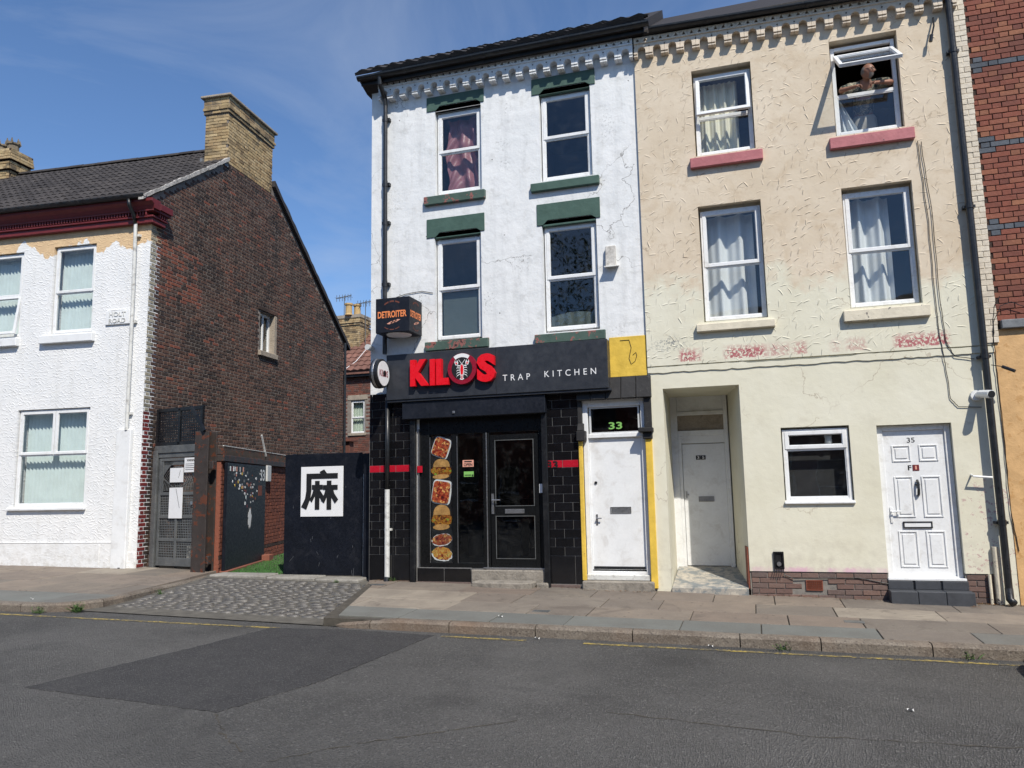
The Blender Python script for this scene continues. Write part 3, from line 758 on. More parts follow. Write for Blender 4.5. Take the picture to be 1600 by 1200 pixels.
# stone sill across the gateway
sill = MB(); 
for (a, b) in ((-9.25, -8.1), (-8.08, -7.15), (-7.13, -6.32)):
    mm = MB(); mm.box(a, b, -.12, .3, .0, zf(a) - .01); 
    mm.build('threshold_stone', 'concrete', crossing, .02)

# plants in the gutter
def weed(X, Y, z, size, n, label, seed):
    q = random.Random(seed); t = thing('weed', label, 'weed', (X, Y, z), group='weeds along the kerbs')
    a = MB(); s_ = MB()
    for k in range(n):
        an = q.uniform(0, 2 * pi); l = size * q.uniform(.4, 1); el = q.uniform(.25, 1.3)
        d = Vector((cos(an) * cos(el), sin(an) * cos(el), sin(el))); c = Vector((X, Y, z)) + Vector((q.uniform(-.5, .5) * size * .9, q.uniform(-.25, .25) * size, .0))
        tip = c + d * l; s_.tube([c, c + d * l * .6, tip], [.003, .002, .001], 4)
        sd = d.cross(Vector((0, 0, 1))).normalized()
        for j in range(5):
            b_ = c + d * l * (.3 + .15 * j); w_ = size * .17 * q.uniform(.6, 1.2); dd = (sd * q.choice((-1, 1)) + d * .6 + Vector((0, 0, q.uniform(-.2, .4)))).normalized()
            nn = dd.cross(Vector((q.uniform(-.4, .4), q.uniform(-.4, .4), 1))).normalized()
            a.poly([b_, b_ + dd * w_ * .5 + nn * w_ * .35, b_ + dd * w_ * 1.3 - Vector((0, 0, w_ * .15)), b_ + dd * w_ * .5 - nn * w_ * .35])
    a.build('foliage', 'leaf', t); s_.build('stem', 'leaf', t)
weed(-9.02, -3.12, zr(-9) + .0, .17, 34, 'largest leafy weed at the left kerb corner beside the cobbles', 1)
weed(-9.45, -3.34, zr(-9.4), .11, 22, 'low spreading weed left of the bushy weed at the kerb corner', 2)
weed(-10.55, -3.42, zr(-10.5), .12, 14, 'small weed in the gutter at the left picture edge', 3)
weed(-8.82, -1.75, zc(-8.8, -1.75), .1, 14, 'small weed halfway up the left kerb of the cobbled crossing', 4)
weed(.21, yk(.2) - .03, zr(.2), .13, 10, 'thin upright weed against the right kerb below the square vent', 5)
weed(1.98, yk(1.9) - .03, zr(1.9), .12, 12, 'small weed by the right kerb opposite the F1 door', 6)
weed(-5.72, -.09, zp(-5.7, -.1), .11, 14, 'small weed on the pavement beside the white-footed drainpipe', 7)
weed(-6.65, -.25, zc(-6.65, -.25), .08, 22, 'mossy weed on the threshold in front of the character gate', 8)
q = random.Random(5)
LIT = [(-9.9, -3.05, 'white scrap of paper on the left pavement near the kerb'), (-2.45, yk(-2.4) - .1, 'white scrap of litter in the gutter below the shop step'), (-.55, yk(-.5) - .06, 'white scrap of litter in the gutter below door 35'), (-3.05, -2.55, 'pale scrap of litter on the pavement before the shop'), (1.05, -4.9, 'white scrap of paper lying out on the road at right')]
for X, Y, lb in LIT:
    z = zp(X, Y) + .006 if Y > yk(X) + .1 else zr(X) + .003
    mm = MB(); s_ = .025; mm.sheet(lambda a, b: (X + (a - .5) * s_ * 2, Y + (b - .5) * s_ * 1.2, z + .012 * sin(a * 4 + b * 3) + .012), 4, 3)
    o = mm.build('litter_scrap', 'litter'); tag(o, lb, 'litter', 'scraps of litter')
m = MB(); q = random.Random(41)
for k in range(420):
    X = q.choice((q.uniform(2.55, 3.35), q.uniform(2.7, 3.3), q.uniform(-.1, 1.6), q.uniform(-6.0, -5.4), q.uniform(-2.9, -1.5))); Y = -.02 - abs(q.gauss(0, .06)); z = zp(X, Y) + q.uniform(.002, .012); a = q.uniform(0, pi); l = q.uniform(.008, .022)
    if 1.63 < X < 2.64 or -2.56 < X < -1.46: Y -= .28 if X > 0 else .14
    m.poly([(X - l * cos(a), Y - l * sin(a), z), (X + .4 * l * sin(a), Y - .4 * l * cos(a), z + .004), (X + l * cos(a), Y + l * sin(a), z + q.uniform(0, .01)), (X - .4 * l * sin(a), Y + .4 * l * cos(a), z + .003)])
o = m.build('leaf_litter', 'dead_leaf'); tag(o, 'dry brown leaf litter gathered along the foot of the right hand houses', 'leaf litter', kind='stuff')
for X, Y, nm in ((1.02, -1.72, 'cover_plate'), (-2.68, -2.02, 'cover_plate'), (-5.75, -.5, 'cover_plate')):
    mm = MB(); mm.box(X - .11, X + .11, Y - .07, Y + .07, zp(X, Y) - .01, zp(X, Y) + .008); mm.build(nm, 'grey_steel', pavement, .003)

# ------------------------------------------------------------------ shared builders
def window(house, x0, x1, z0, z1, y, split, slide=0.0, angle=0.0, fw=.055, name='window', split_x=None, low_angle=0.0):
    """uPVC window: outer frame with a transom, a proud opening sash, two panes"""
    m = MB(); m.frame(x0, x1, z0, z1, fw, y, y + .07); m.box(x0 + fw, x1 - fw, y + .006, y + .066, split - .028, split + .028)
    win = m.build(name, 'upvc', house, .006)
    def leaf(a, b, c, d, ang, nm='sash', sl=0.0):
        s = MB(); h = d - c; y_ = y - .3 * sl; d = d - sl; s.frame(a, b, -h, 0, .052, -.022, .03); s.frame(a + .052, b - .052, -h + .052, -.052, .008, -.008, .02)
        o = put(nm, s.mesh(nm, 'upvc', .007), win, loc=(0, y_ + .012, d), rot=(ang, 0, 0))
        p = MB(); p.box(a + .05, b - .05, -.002, .004, -h + .05, -.05)
        g_ = put('pane', p.mesh('pane', 'window_glass'), win, loc=(0, y_ + .012, d), rot=(ang, 0, 0)); return o
    def fixed(a, b, c, d):
        p = MB(); p.box(a, b, y + .03, y + .036, c, d); p.build('pane', 'window_glass', win)
        s = MB(); s.frame(a, b, c, d, .012, y + .012, y + .03); s.build('glazing_bead', 'upvc', win, .003)
    if split_x is None:
        leaf(x0 + .03, x1 - .03, split - .012, z1 - .03, -angle, sl=slide)
        if low_angle: leaf(x0 + .03, x1 - .03, z0 + .03, split + .005, -low_angle)
        else: fixed(x0 + fw, x1 - fw, z0 + fw, split - .028)
    else:
        leaf(x0 + .03, split_x - .008, split - .012, z1 - .03, 0); leaf(split_x + .008, x1 - .03, split - .012, z1 - .03, 0)
        fixed(x0 + fw, x1 - fw, z0 + fw, split - .028)
    return win
def curtain(name, label, cat, parent_frame, fn, mat, nu=60, nv=20, group=None, local=None):
    m = MB(); m.sheet(fn, nu, nv)
    if local is not None: m.xf(local)
    o = m.build(name, mat, None, smooth=True); return tag(o, label, cat, group)
def sill_block(house, x0, x1, z0, z1, y0, y1, mat, name='window_sill'):
    m = MB(); m.prism([(y0, z0), (y0, z1 - .012), (y1, z1 + .012), (y1, z0)], x0, x1, 'x')
    return m.build(name, mat, house, .008)

# ------------------------------------------------------------------ left corner house
OL = Vector((-11.15, .22, .25)); RZL = radians(5)
ML = Matrix.Translation(OL) @ Matrix.Rotation(RZL, 4, 'Z'); CL = ML.inverted() @ CAM
lh = thing('corner_house', 'two storey white rendered end house with sooty brick gable and tiled roof', 'house', OL, RZL, local=True)
HW = [(-2.24, -1.24, 4.60, 6.42), (-3.97, -2.97, 4.60, 6.38), (-2.86, -1.18, 1.15, 3.09)]
m = MB(); m.wall(-9.5, 0, -.4, 6.86, HW, 0, .3); m.build('front_wall', 'white_textured_render', lh)
m = MB(); m.box(-9.5, -.52, -.022, .0, -.3, .47); m.box(-9.5, -.52, -.03, 0, .47, .485); m.box(-.50, -.012, -.022, 0, -.3, .30); m.box(-.82, -.79, -.035, -.02, -.3, .45); m.build('plinth', 'white_textured_render', lh, .006)
gp = [(.002, -.4), (9.0, -.4), (9.0, 5.98), (3.65, 9.94), (.002, 7.33)]
GW = (4.13, 4.80, 4.86, 5.86)
m = MB()
m.prism([(.3, -.4), (9.0, -.4), (9.0, 4.86), (.3, 4.86)], -.3, -.002, 'x')
m.prism([(.3, 4.86), (4.13, 4.86), (4.13, 5.86), (.3, 5.86)], -.3, -.002, 'x'); m.prism([(4.80, 4.86), (9.0, 4.86), (9.0, 5.86), (4.80, 5.86)], -.3, -.002, 'x')
m.prism([(.3, 5.86), (9.0, 5.86), (9.0, 5.98), (3.65, 9.94), (.3, 7.5)], -.3, -.002, 'x')
m.prism([(.002, -.4), (.3, -.4), (.3, 7.52), (.002, 7.30)], -.3, -.002, 'x')
m.build('gable_wall', 'mortar_sooty', lh)
m = MB(); m.box(-9.5, -9.3, .3, 9, -.4, 7); m.box(-9.3, -.3, 8.7, 9, -.4, 5.9); m.box(-9.3, -.3, .3, 8.7, 3.5, 3.7); m.box(-9.3, -.3, .3, 8.7, -.2, 0.02); m.box(-9.3, -.3, 2.6, 2.7, -.1, 6.9); m.build('inner_walls', 'room', lh)
def in_gable(a, b, c, d):
    if d > 7.30 + .70 * max(0, a) or d > 12.60 - .74 * b: return False
    if b > GW[0] and a < GW[1] and d > GW[2] and c < GW[3]: return False
    if d > 9.05 and b > 2.5 and a < 4.52: return False
    return True
qg = random.Random(4)
def pick_gable(y, z):
    if z < 2.95 and y < .23: return 'brick_painted_red'
    if y < .17: return 'quoin_buff'
    if .2 < y < 1.75 and 5.3 < z < 6.55 and qg.random() < .45: return 'brick_orange'
    if qg.random() < .035: return 'brick_orange'
    return 'brick_sooty'
brickwork(lh, .0, 9.0, -.3, 9.95, 'brick_sooty', in_gable, bond='flemish', axis='y', xpos=0, pick=pick_gable, cam_at=CL, jitter=.003, gap=.017, proud=.006)
# gable window
m = MB(); m.frame(GW[0], GW[1], GW[2], GW[3], .06, .0, .06); m.xf(Matrix.Rotation(pi / 2, 4, 'Z')); m.v = [(x - .12, y, z) for x, y, z in m.v]
gwin = m.build('window', 'upvc', lh, .005)
m = MB(); m.box(-.16, -.155, GW[0] + .05, GW[1] - .05, GW[2] + .05, GW[3] - .05); m.build('pane', 'window_glass', gwin)
m = MB(); m.box(-.15, -.11, GW[0] + .3, GW[0] + .34, GW[2] + .05, GW[3] - .05); m.build('mullion', 'upvc', gwin)
m = MB(); m.box(-.15, .02, GW[1] - .005, GW[1] + .12, GW[2], GW[3] + .02); m.build('window_jamb', 'stone', lh, .008)
m = MB(); m.box(-.15, .075, GW[0] - .08, GW[1] + .12, GW[2] - .13, GW[2] - .002); m.build('window_sill', 'stone', lh, .01)
m = MB(); m.box(-.15, .03, GW[0] - .12, GW[1] + .14, GW[3] + .02, GW[3] + .12); m.build('lintel', 'brick_sooty', lh, .01)
# front windows
window(lh, -2.22, -1.26, 4.62, 6.41, .05, 5.46)
window(lh, -3.95, -2.99, 4.62, 6.37, .05, 5.46, low_angle=.14)
window(lh, -2.84, -1.20, 1.17, 3.08, .04, 2.20, split_x=-2.0, fw=.06)
sill_block(lh, -2.40, -1.16, 4.40, 4.57, -.10, .05, 'white_gloss'); sill_block(lh, -4.12, -2.94, 4.40, 4.57, -.10, .05, 'white_gloss'); sill_block(lh, -2.94, -1.16, 1.10, 1.16, -.07, .05, 'white_gloss')
def vblind(x0, x1, z0, z1, y, label, pitch=.085):
    t = thing('vertical_blind', label, 'blind', ML @ Vector(((x0 + x1) / 2, y, z0)), RZL, group='vertical blinds', local=True)
    cx = (x0 + x1) / 2; n = int((x1 - x0) / pitch); q = random.Random(int(abs(x0) * 100))
    for k in range(n):
        x = x0 + pitch * (k + .5) - cx; a = .55 + q.uniform(-.08, .08); s = MB()
        s.sheet(lambda u, v: ((u - .5) * .089, .007 * sin(u * pi), (z1 - z0) * v), 4, 1)
        put('slat', s.mesh('slat', 'blind_slat', smooth=True), t, loc=(x, q.uniform(-.004, .004), 0), rot=(0, 0, a))
    s = MB(); s.box(x0 - cx, x1 - cx, -.02, .02, z1 - z0, z1 - z0 + .04); s.build('head_rail', 'upvc', t)
vblind(-2.19, -1.28, 4.66, 6.33, .24, 'pale vertical blind in the upper window nearest the house corner')
vblind(-3.92, -3.0, 4.66, 6.30, .24, 'pale vertical blind in the upper window cut by the left picture edge')
vblind(-2.80, -1.24, 1.22, 3.0, .24, 'wide pale vertical blind in the ground floor window of the white house')
# cornice, gutter, pipe
m = MB(); m.box(-9.5, .10, -.10, .0, 6.70, 6.80); m.box(-9.5, .13, -.14, .0, 6.80, 6.84); m.box(-9.5, .16, -.17, 0, 6.915, 6.95); m.prism([(-.17, 6.95), (-.20, 7.02), (-.27, 7.08), (-.27, 7.14), (.0, 7.14), (.0, 6.95)], -9.5, .2, 'x')
m.box(.0, .10, .0, .30, 6.70, 6.80); m.box(0, .13, 0, .33, 6.80, 6.84); m.box(0, .17, 0, .36, 6.915, 6.97); m.box(0, .2, 0, .38, 6.97, 7.10)
corn = m.build('cornice', 'maroon_paint', lh, .006)
d_ = MB(); d_.box(-.016, .016, -.045, .04, -.036, .036); dm_ = d_.mesh('dentil', 'maroon_paint', .004)
for k in range(86): put('dentil', dm_, corn, loc=(-.02 - k * .065, -.11, 6.878))
for k in range(4): put('dentil', dm_, corn, loc=(.10, .07 + k * .065, 6.878), rot=(0, 0, pi / 2))
def gutter(house, x0, x1, y, z, r=.06, name='gutter', mat='black_plastic', joints=True):
    m = MB(); pr = []
    for k in range(9):
        t = pi + pi * k / 8; pr.append((y + r * cos(t), z + r * sin(t)))
    for k in range(8, -1, -1):
        t = pi + pi * k / 8; pr.append((y + (r - .006) * cos(t), z + (r - .006) * sin(t)))
    m.prism(pr, x0, x1, 'x'); g_ = m.build(name, mat, house)
    if joints:
        x = x0 + .9
        while x < x1:
            m = MB(); pr2 = [(y + (r + .006) * cos(pi + pi * k / 8), z + (r + .006) * sin(pi + pi * k / 8)) for k in range(9)]; m.prism(pr2, x - .03, x + .03, 'x'); m.build('gutter_joint', mat, g_)
            x += 1.45
    return g_
gutter(lh, -9.5, .08, -.33, 7.20)
m = MB(); m.tube([(-.28, -.33, 7.13), (-.28, -.30, 7.0), (-.28, -.16, 6.85), (-.28, -.11, 6.7)], .036, 10); m.build('swan_neck', 'black_plastic', lh, smooth=True)
m = MB(); m.tube([(-.28, -.10, 6.72), (-.28, -.08, 5.2), (-.28, -.08, 2.6)], .034, 10); 
for z in (6.45, 4.7, 2.9): m.box(-.35, -.21, -.06, 0, z, z + .05)
m.build('downpipe', 'white_dirty', lh, smooth=False)
m = MB(); m.box(-.50, -.18, -.09, .0, -.02, 2.62); m.build('pipe_casing', 'white_gloss', lh, .015)
m = MB(); m.tube([(-.30, -.05, -.12), (-.30, -.05, .02)], .05, 10); m.build('pipe_foot', 'black_plastic', lh)
# name plate with raised letters
m = MB(); m.box(-.92, -.37, -.035, 0, 4.70, 4.98); m.prism([(-.92, 4.98), (-.75, 5.0), (-.54, 5.0), (-.37, 4.98)], -.035, 0); npl = m.build('name_plate', 'white_gloss', lh, .008)
for t, za, zb in (('HOLT', 4.86, 4.95), ('ROAD', 4.73, 4.82)):
    m = MB(); text(m, t, -.83, -.46, za, zb, -.046, .011); m.build('raised_letters', 'white_dirty', npl)
# roof
m = MB(); m.prism([(-.34, 7.15), (3.65, 9.93), (9.25, 5.8), (9.25, 5.7), (3.65, 9.83), (-.22, 7.14)], -9.5, -.02, 'x'); roof = m.build('roof', 'tile_dark', lh)
def tile_mesh(w_, l_, lift=.022, mat='tile_dark', rolls=2, amp=.016):
    m = MB(); n = 6 * rolls
    def fn(u, v): return (u * w_, v * l_, amp * (1 - cos(2 * pi * u * rolls)) + lift * (1 - v) + .01)
    m.sheet(fn, n, 1)
    b = len(m.v); m.v += [(i / n * w_, 0, -.006 + .0 * i) for i in range(n + 1)]
    m.f += [(b + i, b + i + 1, i + 1, i) for i in range(n)]
    return m.mesh('roof_tile', mat)
tm = tile_mesh(.352, .43); sl = math.atan2(2.78, 3.99); Ls = math.hypot(2.78, 3.99)
q = random.Random(8)
for r_ in range(13):
    s0 = -.03 + r_ * (Ls - .1) / 13
    for c_ in range(21):
        if c_ > 18 and -.34 + (s0 + .43) * cos(sl) > 2.42: continue
        put('roof_tile', tm, roof, loc=(-7.32 + c_ * .351, -.34 + s0 * cos(sl), 7.155 + s0 * sin(sl) + q.uniform(0, .006)), rot=(sl, q.uniform(-.015, .015), q.uniform(-.008, .008)))
for k in range(22):
    m = MB(); pr = [(.14 * cos(pi * j / 6), .10 * sin(pi * j / 6)) for j in range(7)]; m.prism(pr, 0, .40 if k % 2 else .40, 'x'); 
    put('ridge_tile', m.mesh('ridge_tile', 'tile_dark'), roof, loc=(-8.6 + k * .41, 3.65, 9.93 + q.uniform(0, .01))) if -8.6 + k * .41 < -.35 else None
m = MB(); q2 = random.Random(3)
pts = [(-.36 + 2.86 * k / 30, 7.10 + 1.993 * k / 30) for k in range(31)]
pr = [(a, b + .075 + q2.uniform(-.01, .012)) for a, b in pts] + [(a, b - .01 + q2.uniform(-.012, .01)) for a, b in reversed(pts)]
m.prism(pr, -.04, .075, 'x'); m.build('verge_mortar', 'verge_mortar', roof)
pts = [(4.53 + 4.77 * k / 30, 9.316 - 3.526 * k / 30) for k in range(31)]
pr = [(a, b + .07 + q2.uniform(-.012, .03)) for a, b in pts] + [(a, b - .06 + q2.uniform(-.01, .01)) for a, b in reversed(pts)]
m = MB(); m.prism(pr, -.05, .1, 'x'); m.build('verge_slates', 'tile_dark', roof)
# gable chimney of buff brick
m = MB(); m.box(-.60, -.004, 2.51, 4.51, 8.9, 10.36); m.box(-.64, .036, 2.47, 4.55, 10.30, 10.74); ch = m.build('chimney', 'mortar_sooty', lh)
brickwork(ch, 2.50, 4.52, 9.05, 10.30, 'brick_buff', None, axis='y', xpos=.0, bond='flemish', cam_at=CL, limit=260)
brickwork(ch, -.60, .005, 8.9, 10.30, 'brick_buff', None, axis='x', y=2.505, bond='stretcher', cam_at=CL)
for zz, o in ((10.30, .03), (10.378, .055), (10.456, .03), (10.534, .03), (10.612, .03)):
    brickwork(ch, 2.5 - o, 4.52 + o, zz, zz + .078, 'brick_buff', None, axis='y', xpos=o, bond='stretcher'); brickwork(ch, -.6 - o, .005 + o, zz, zz + .078, 'brick_buff', None, axis='x', y=2.505 - o, bond='stretcher')
m = MB(); m.box(-.70, .10, 2.40, 4.62, 10.69, 10.75); m.build('chimney_cap', 'stone', ch, .012)
m = MB(); m.prism([(-.66, 8.75), (-.60, 8.75), (-.60, 9.2), (-.66, 9.2)], 2.42, 2.5); m.box(-.66, .04, 2.36, 2.5, 8.93, 8.99); m.build('flashing', 'lead', ch)
# further chimney down the terrace
m = MB(); m.box(-7.9, -6.95, 3.3, 3.9, 9.400, 10.540); m.box(-7.96, -6.89, 3.24, 3.96, 9.990, 10.060); m.box(-7.98, -6.87, 3.22, 3.98, 10.260, 10.340); m.box(-7.96, -6.89, 3.24, 3.96, 10.340, 10.560); ch2 = m.build('chimney', 'mortar_dark', lh)
CLs = CL
brickwork(ch2, -7.9, -6.95, 9.740, 9.990, 'brick_buff', None, axis='x', y=3.295); brickwork(ch2, 3.3, 3.9, 9.740, 9.990, 'brick_buff', None, axis='y', xpos=-6.945)
for zz, o in ((9.990, .06), (10.070, .03), (10.150, .03), (10.260, .08), (10.340, .07), (10.420, .06), (10.490, .05)):
    brickwork(ch2, -7.9 - o, -6.95 + o, zz, zz + .078, 'brick_buff', None, axis='x', y=3.295 - o); brickwork(ch2, 3.3 - o, 3.9 + o, zz, zz + .078, 'brick_buff', None, axis='y', xpos=-6.945 + o)
for k, x in enumerate((-7.6, -7.2)):
    m = MB(); m.lathe([(.17, 10.540), (.15, 10.580), (.14, 10.790), (.17, 10.820), (.17, 10.860), (.13, 10.860), (.12, 10.640)], 12, (x, 3.6, 0))
    for j in range(6):
        t = j * pi / 3; m.prism([(x + .15 * cos(t) - .05, 10.840), (x + .15 * cos(t) + .05, 10.840), (x + .15 * cos(t), 10.990)], 3.6 + .15 * sin(t) - .012, 3.6 + .15 * sin(t) + .012)
    m.build('chimney_pot', 'terracotta_dirty', ch2)
# rear down pipe on the gable
m = MB(); m.tube([(.10, 8.9, 5.9), (.10, 8.9, .0)], .045, 8); m.build('rear_downpipe', 'black_plastic', lh)

# ------------------------------------------------------------------ passage door, post, yard wall, gates
GD = Vector((-10.98, .46, .235)); rzd = -radians(10)
gd = thing('mesh_security_door', 'grey perforated steel door with fan grille and paper notices beside gable', 'door', GD, rzd, local=True)
m = MB(); m.frame(-.02, 1.20, -.2, 2.16, .09, -.03, .05, wb=.02); m.box(-.02, 1.20, -.05, .06, 2.16, 2.30); m.box(-.05, .07, -.06, .04, -.25, 2.2); m.build('door_frame', 'grey_steel', gd, .006)
m = MB(); m.frame(.09, 1.11, .05, 2.06, .055, -.02, .015); m.box(.145, 1.055, -.02, .015, 1.36, 1.42); m.box(.145, 1.055, -.02, .015, .93, .99); m.box(.145, 1.055, -.02, .015, .50, .56); m.box(.57, .63, -.022, .013, .10, 1.36); m.box(.145, 1.055, -.018, .013, .10, .2)
m.box(.145, .21, -.018, .0, 1.42, 2.0); m.build('door_leaf', 'grey_steel', gd, .004)
def perf(mb, x0, x1, z0, z1, p=.046, b=.016, y=-.004):
    n = int((x1 - x0) / p); k = int((z1 - z0) / p)
    for i in range(n + 1): mb.box(x0 + i * p - b / 2, x0 + i * p + b / 2, y, y + .006, z0, z1)
    for i in range(k + 1): mb.box(x0, x1, y - .001, y + .005, z0 + i * p - b / 2, z0 + i * p + b / 2)
for nm, za, zb in (('a', .20, .50), ('b', .56, .93), ('c', .99, 1.36)):
    m = MB(); perf(m, .145, .57, za, zb); perf(m, .63, 1.055, za, zb); m.build('perforated_panel', 'grey_steel', gd)
m = MB()
for k in range(9):
    r_ = .10 + k * .042; m.tube([(.60 + r_ * cos(pi * j / 16), -.004, 1.44 + r_ * 1.05 * sin(pi * j / 16)) for j in range(17)], .008, 5)
for j in range(1, 6): m.bar((.60, -.004, 1.44), (.60 + .45 * cos(pi * j / 6), -.004, 1.44 + .46 * sin(pi * j / 6)), .014)
m.box(.145, 1.055, -.004, .004, 1.93, 2.0); m.prism([(.145, 1.6), (.145, 2.0), (.5, 2.0), (.32, 1.86), (.2, 1.72)], -.004, .004); m.prism([(1.055, 1.6), (1.055, 2.0), (.7, 2.0), (.88, 1.86), (1.0, 1.72)], -.004, .004)
m.build('fan_grille', 'grey_steel', gd)
m = MB(); m.box(.42, .78, -.036, -.03, 1.60, 1.87); m.build('notice', 'sign_white', gd); m = MB(); m.box(.42, .78, -.036, -.03, .93, 1.50); m.build('notice', 'sign_white', gd)
m = MB(); m.bar((.60, -.038, 1.48), (.71, -.038, 1.12), .004); m.bar((.70, -.038, 1.82), (.66, -.038, 1.68), .004); m.build('pen_mark', 'black_print', gd)
m = MB(); m.box(.82, 1.13, -.05, -.045, 1.78, 2.05); ns = m.build('warning_notice', 'sign_white', gd)
m = MB(); text(m, 'WARNING', .88, 1.12, 1.98, 2.025, -.052); 
for k in range(4): m.box(.85, 1.10 - .03 * (k % 2), -.0522, -.052, 1.93 - k * .035, 1.938 - k * .035)
m.build('print', 'black_print', ns)
m = MB(); m.box(1.0, 1.06, -.04, -.02, 1.18, 1.24); m.build('lock', 'steel', gd)
m = MB(); m.frame(-.05, 1.22, 2.30, 3.02, .06, -.02, .03); perf(m, 0, 1.17, 2.36, 2.96, .05, .024); m.box(.56, .62, -.02, .02, 2.3, 3.0); m.build('overhead_panel', 'black_paint', gd)
m = MB(); m.box(-10.9, -10.0, 1.25, 1.30, .2, 1.45); tag(m.build('bright_fill_sheet', 'white_dirty', None, .01), 'pale sheet added behind the perforated door to brighten its holes', 'sheet')  # added pale surface, stands in for the sunlit passage seen through the mesh
m = MB(); m.lathe([(.2, .2), (.21, .22), (.21, .75), (.2, .77)], 18, (-10.25, .95, 0)); tag(m.build('orange_fill_drum', 'rust_brown'), 'rust brown drum added behind the perforated door for orange light in its holes', 'drum')  # added drum, its colour stands in for orange light through the mesh
# rusty post
PX, PY = -9.62, .16
po = thing('rusty_gate_post', 'thick rusty steel post with angled bracket between mesh door and yard', 'post', (PX, PY, .1))
m = MB(); m.box(PX - .15, PX + .15, PY - .13, PY - .10, .05, 2.75); m.box(PX - .15, PX + .15, PY + .10, PY + .13, .05, 2.75); m.box(PX - .03, PX + .03, PY - .10, PY + .10, .05, 2.75); m.box(PX - .15, PX - .12, PY - .1, PY + .1, .05, 2.7); m.build('beam', 'rusty_steel', po, .006)
m = MB(); m.bar((PX + .08, PY - .16, 2.75), (PX - .28, PY - .10, 3.22), .05); m.build('bracket', 'black_paint', po)
m = MB(); m.box(PX + .14, PX + .24, PY - .1, PY + .0, 2.05, 2.2); m.build('hinge', 'rusty_steel', po, .01); m = MB(); m.box(PX + .14, PX + .2, PY - .1, PY, .35, .5); m.build('hinge', 'rusty_steel', po, .01)
# yard wall (runs back beside the passage)
WY = Vector((-9.42, .34, .10)); rzw = radians(18.4)
CW = (Matrix.Translation(WY) @ Matrix.Rotation(rzw, 4, 'Z')).inverted() @ CAM
yw = thing('yard_wall', 'red brick yard wall with dark spiked coping running back from rusty post', 'wall', WY, rzw, local=True)
m = MB(); m.box(-.2, -.002, 0, 6, -.1, 2.1); m.build('wall_core', 'brick_orange', yw)
brickwork(yw, .0, 6.0, 0, 2.08, 'brick_orange', None, axis='y', xpos=0, bond='garden', cam_at=CW, pick=lambda y, z: 'mortar_dark' if .30 < z < .40 else 'brick_orange')
m = MB(); m.box(-.24, .06, -.02, 6, 2.1, 2.22); m.box(-.22, .03, -.02, 6, 2.22, 2.34); m.build('coping', 'rusty_steel', yw, .01)
m = MB()
for k in range(110): m.box(.03, .04, k * .055, k * .055 + .012, 2.2, 2.38)
m.build('spike_strip', 'rusty_steel', yw)
m = MB(); m.box(.02, .045, 0, 6, 2.385, 2.40); m.build('white_rail', 'white_dirty', yw)
m = MB(); m.bar((.05, 2.6, 2.3), (.02, 2.35, 2.75), .03); m.build('angled_stay', 'white_dirty', yw)
m = MB(); m.box(.0, .09, 2.62, 2.9, 1.75, 2.1); m.build('junction_box', 'grey_plastic', yw, .01)
m = MB(); m.box(.0, .16, .05, 2.5, .02, .10); m.box(.0, .26, 2.3, 2.6, .05, .2); m.build('brick_kerb', 'brick_red', yw, .008)
# black board with stickers
bd = thing('sticker_board', 'black timber board covered in small stickers leaning on the yard wall', 'board', WY, rzw, local=True)
m = MB(); m.box(.04, .10, .06, 2.46, .10, 2.08); m.build('panel', 'gate_black', bd, .006)
q = random.Random(12); scol = ['sign_white'] * 5 + ['grey_plastic'] * 4 + ['sign_salmon', 'yellow_paint', 'maroon_paint', 'rust_brown', 'rust_brown', 'lead', 'lead', 'blind_slat']
ks = []
for k in range(7): ks.append((.22 + k * .09 + (k > 4) * .1 * (k - 4), 1.97, .05, .09))
for k in range(62):
    y_ = q.triangular(.2, 2.2, 1.3); z_ = q.uniform(1.15 + abs(y_ - 1.45) * .42, 1.93); ks.append((y_, z_, q.uniform(.035, .085), q.uniform(.025, .065)))
for y_, z_, a, b in ks:
    n = 8; rnd_ = q.random() < .5; m = MB(); mt = q.choice(scol)
    if rnd_: pts = [(y_ + a / 2 * cos(2 * pi * j / n), z_ + b / 2 * sin(2 * pi * j / n)) for j in range(n)]
    else: pts = [(y_ - a / 2, z_ - b / 2), (y_ + a / 2, z_ - b / 2), (y_ + a / 2, z_ + b / 2), (y_ - a / 2, z_ + b / 2)]
    x_ = .102 + q.uniform(0, .003)
    m.prism(pts, .100, x_, 'x'); m.build('sticker', mt, bd)
m = MB(); m.prism([(1.95, 1.45), (2.2, 1.45), (2.2, 1.66), (1.95, 1.66)], .1, .104, 'x'); m.build('sticker', 'rust_brown', bd)
m = MB(); text(m, '33', 2.05, 2.36, 1.76, 2.0, 0, 0, lambda p: (.1045, p[0], p[2])); m.build('house_number', 'sign_white', bd)
m = MB(); m.prism([(1.42 + .17 * cos(2 * pi * j / 20), 1.0 + .24 * sin(2 * pi * j / 20)) for j in range(20)], .1, .103, 'x'); em = m.build('oval_emblem', 'black_print', bd)
m = MB(); m.prism([(1.42 + .10 * cos(2 * pi * j / 20) * (1 + .25 * sin(j * 2.3)), 1.0 + .18 * sin(2 * pi * j / 20) * (1 + .2 * cos(j * 3.1))) for j in range(20)], .103, .105, 'x'); m.build('emblem_print', 'sign_white', em)
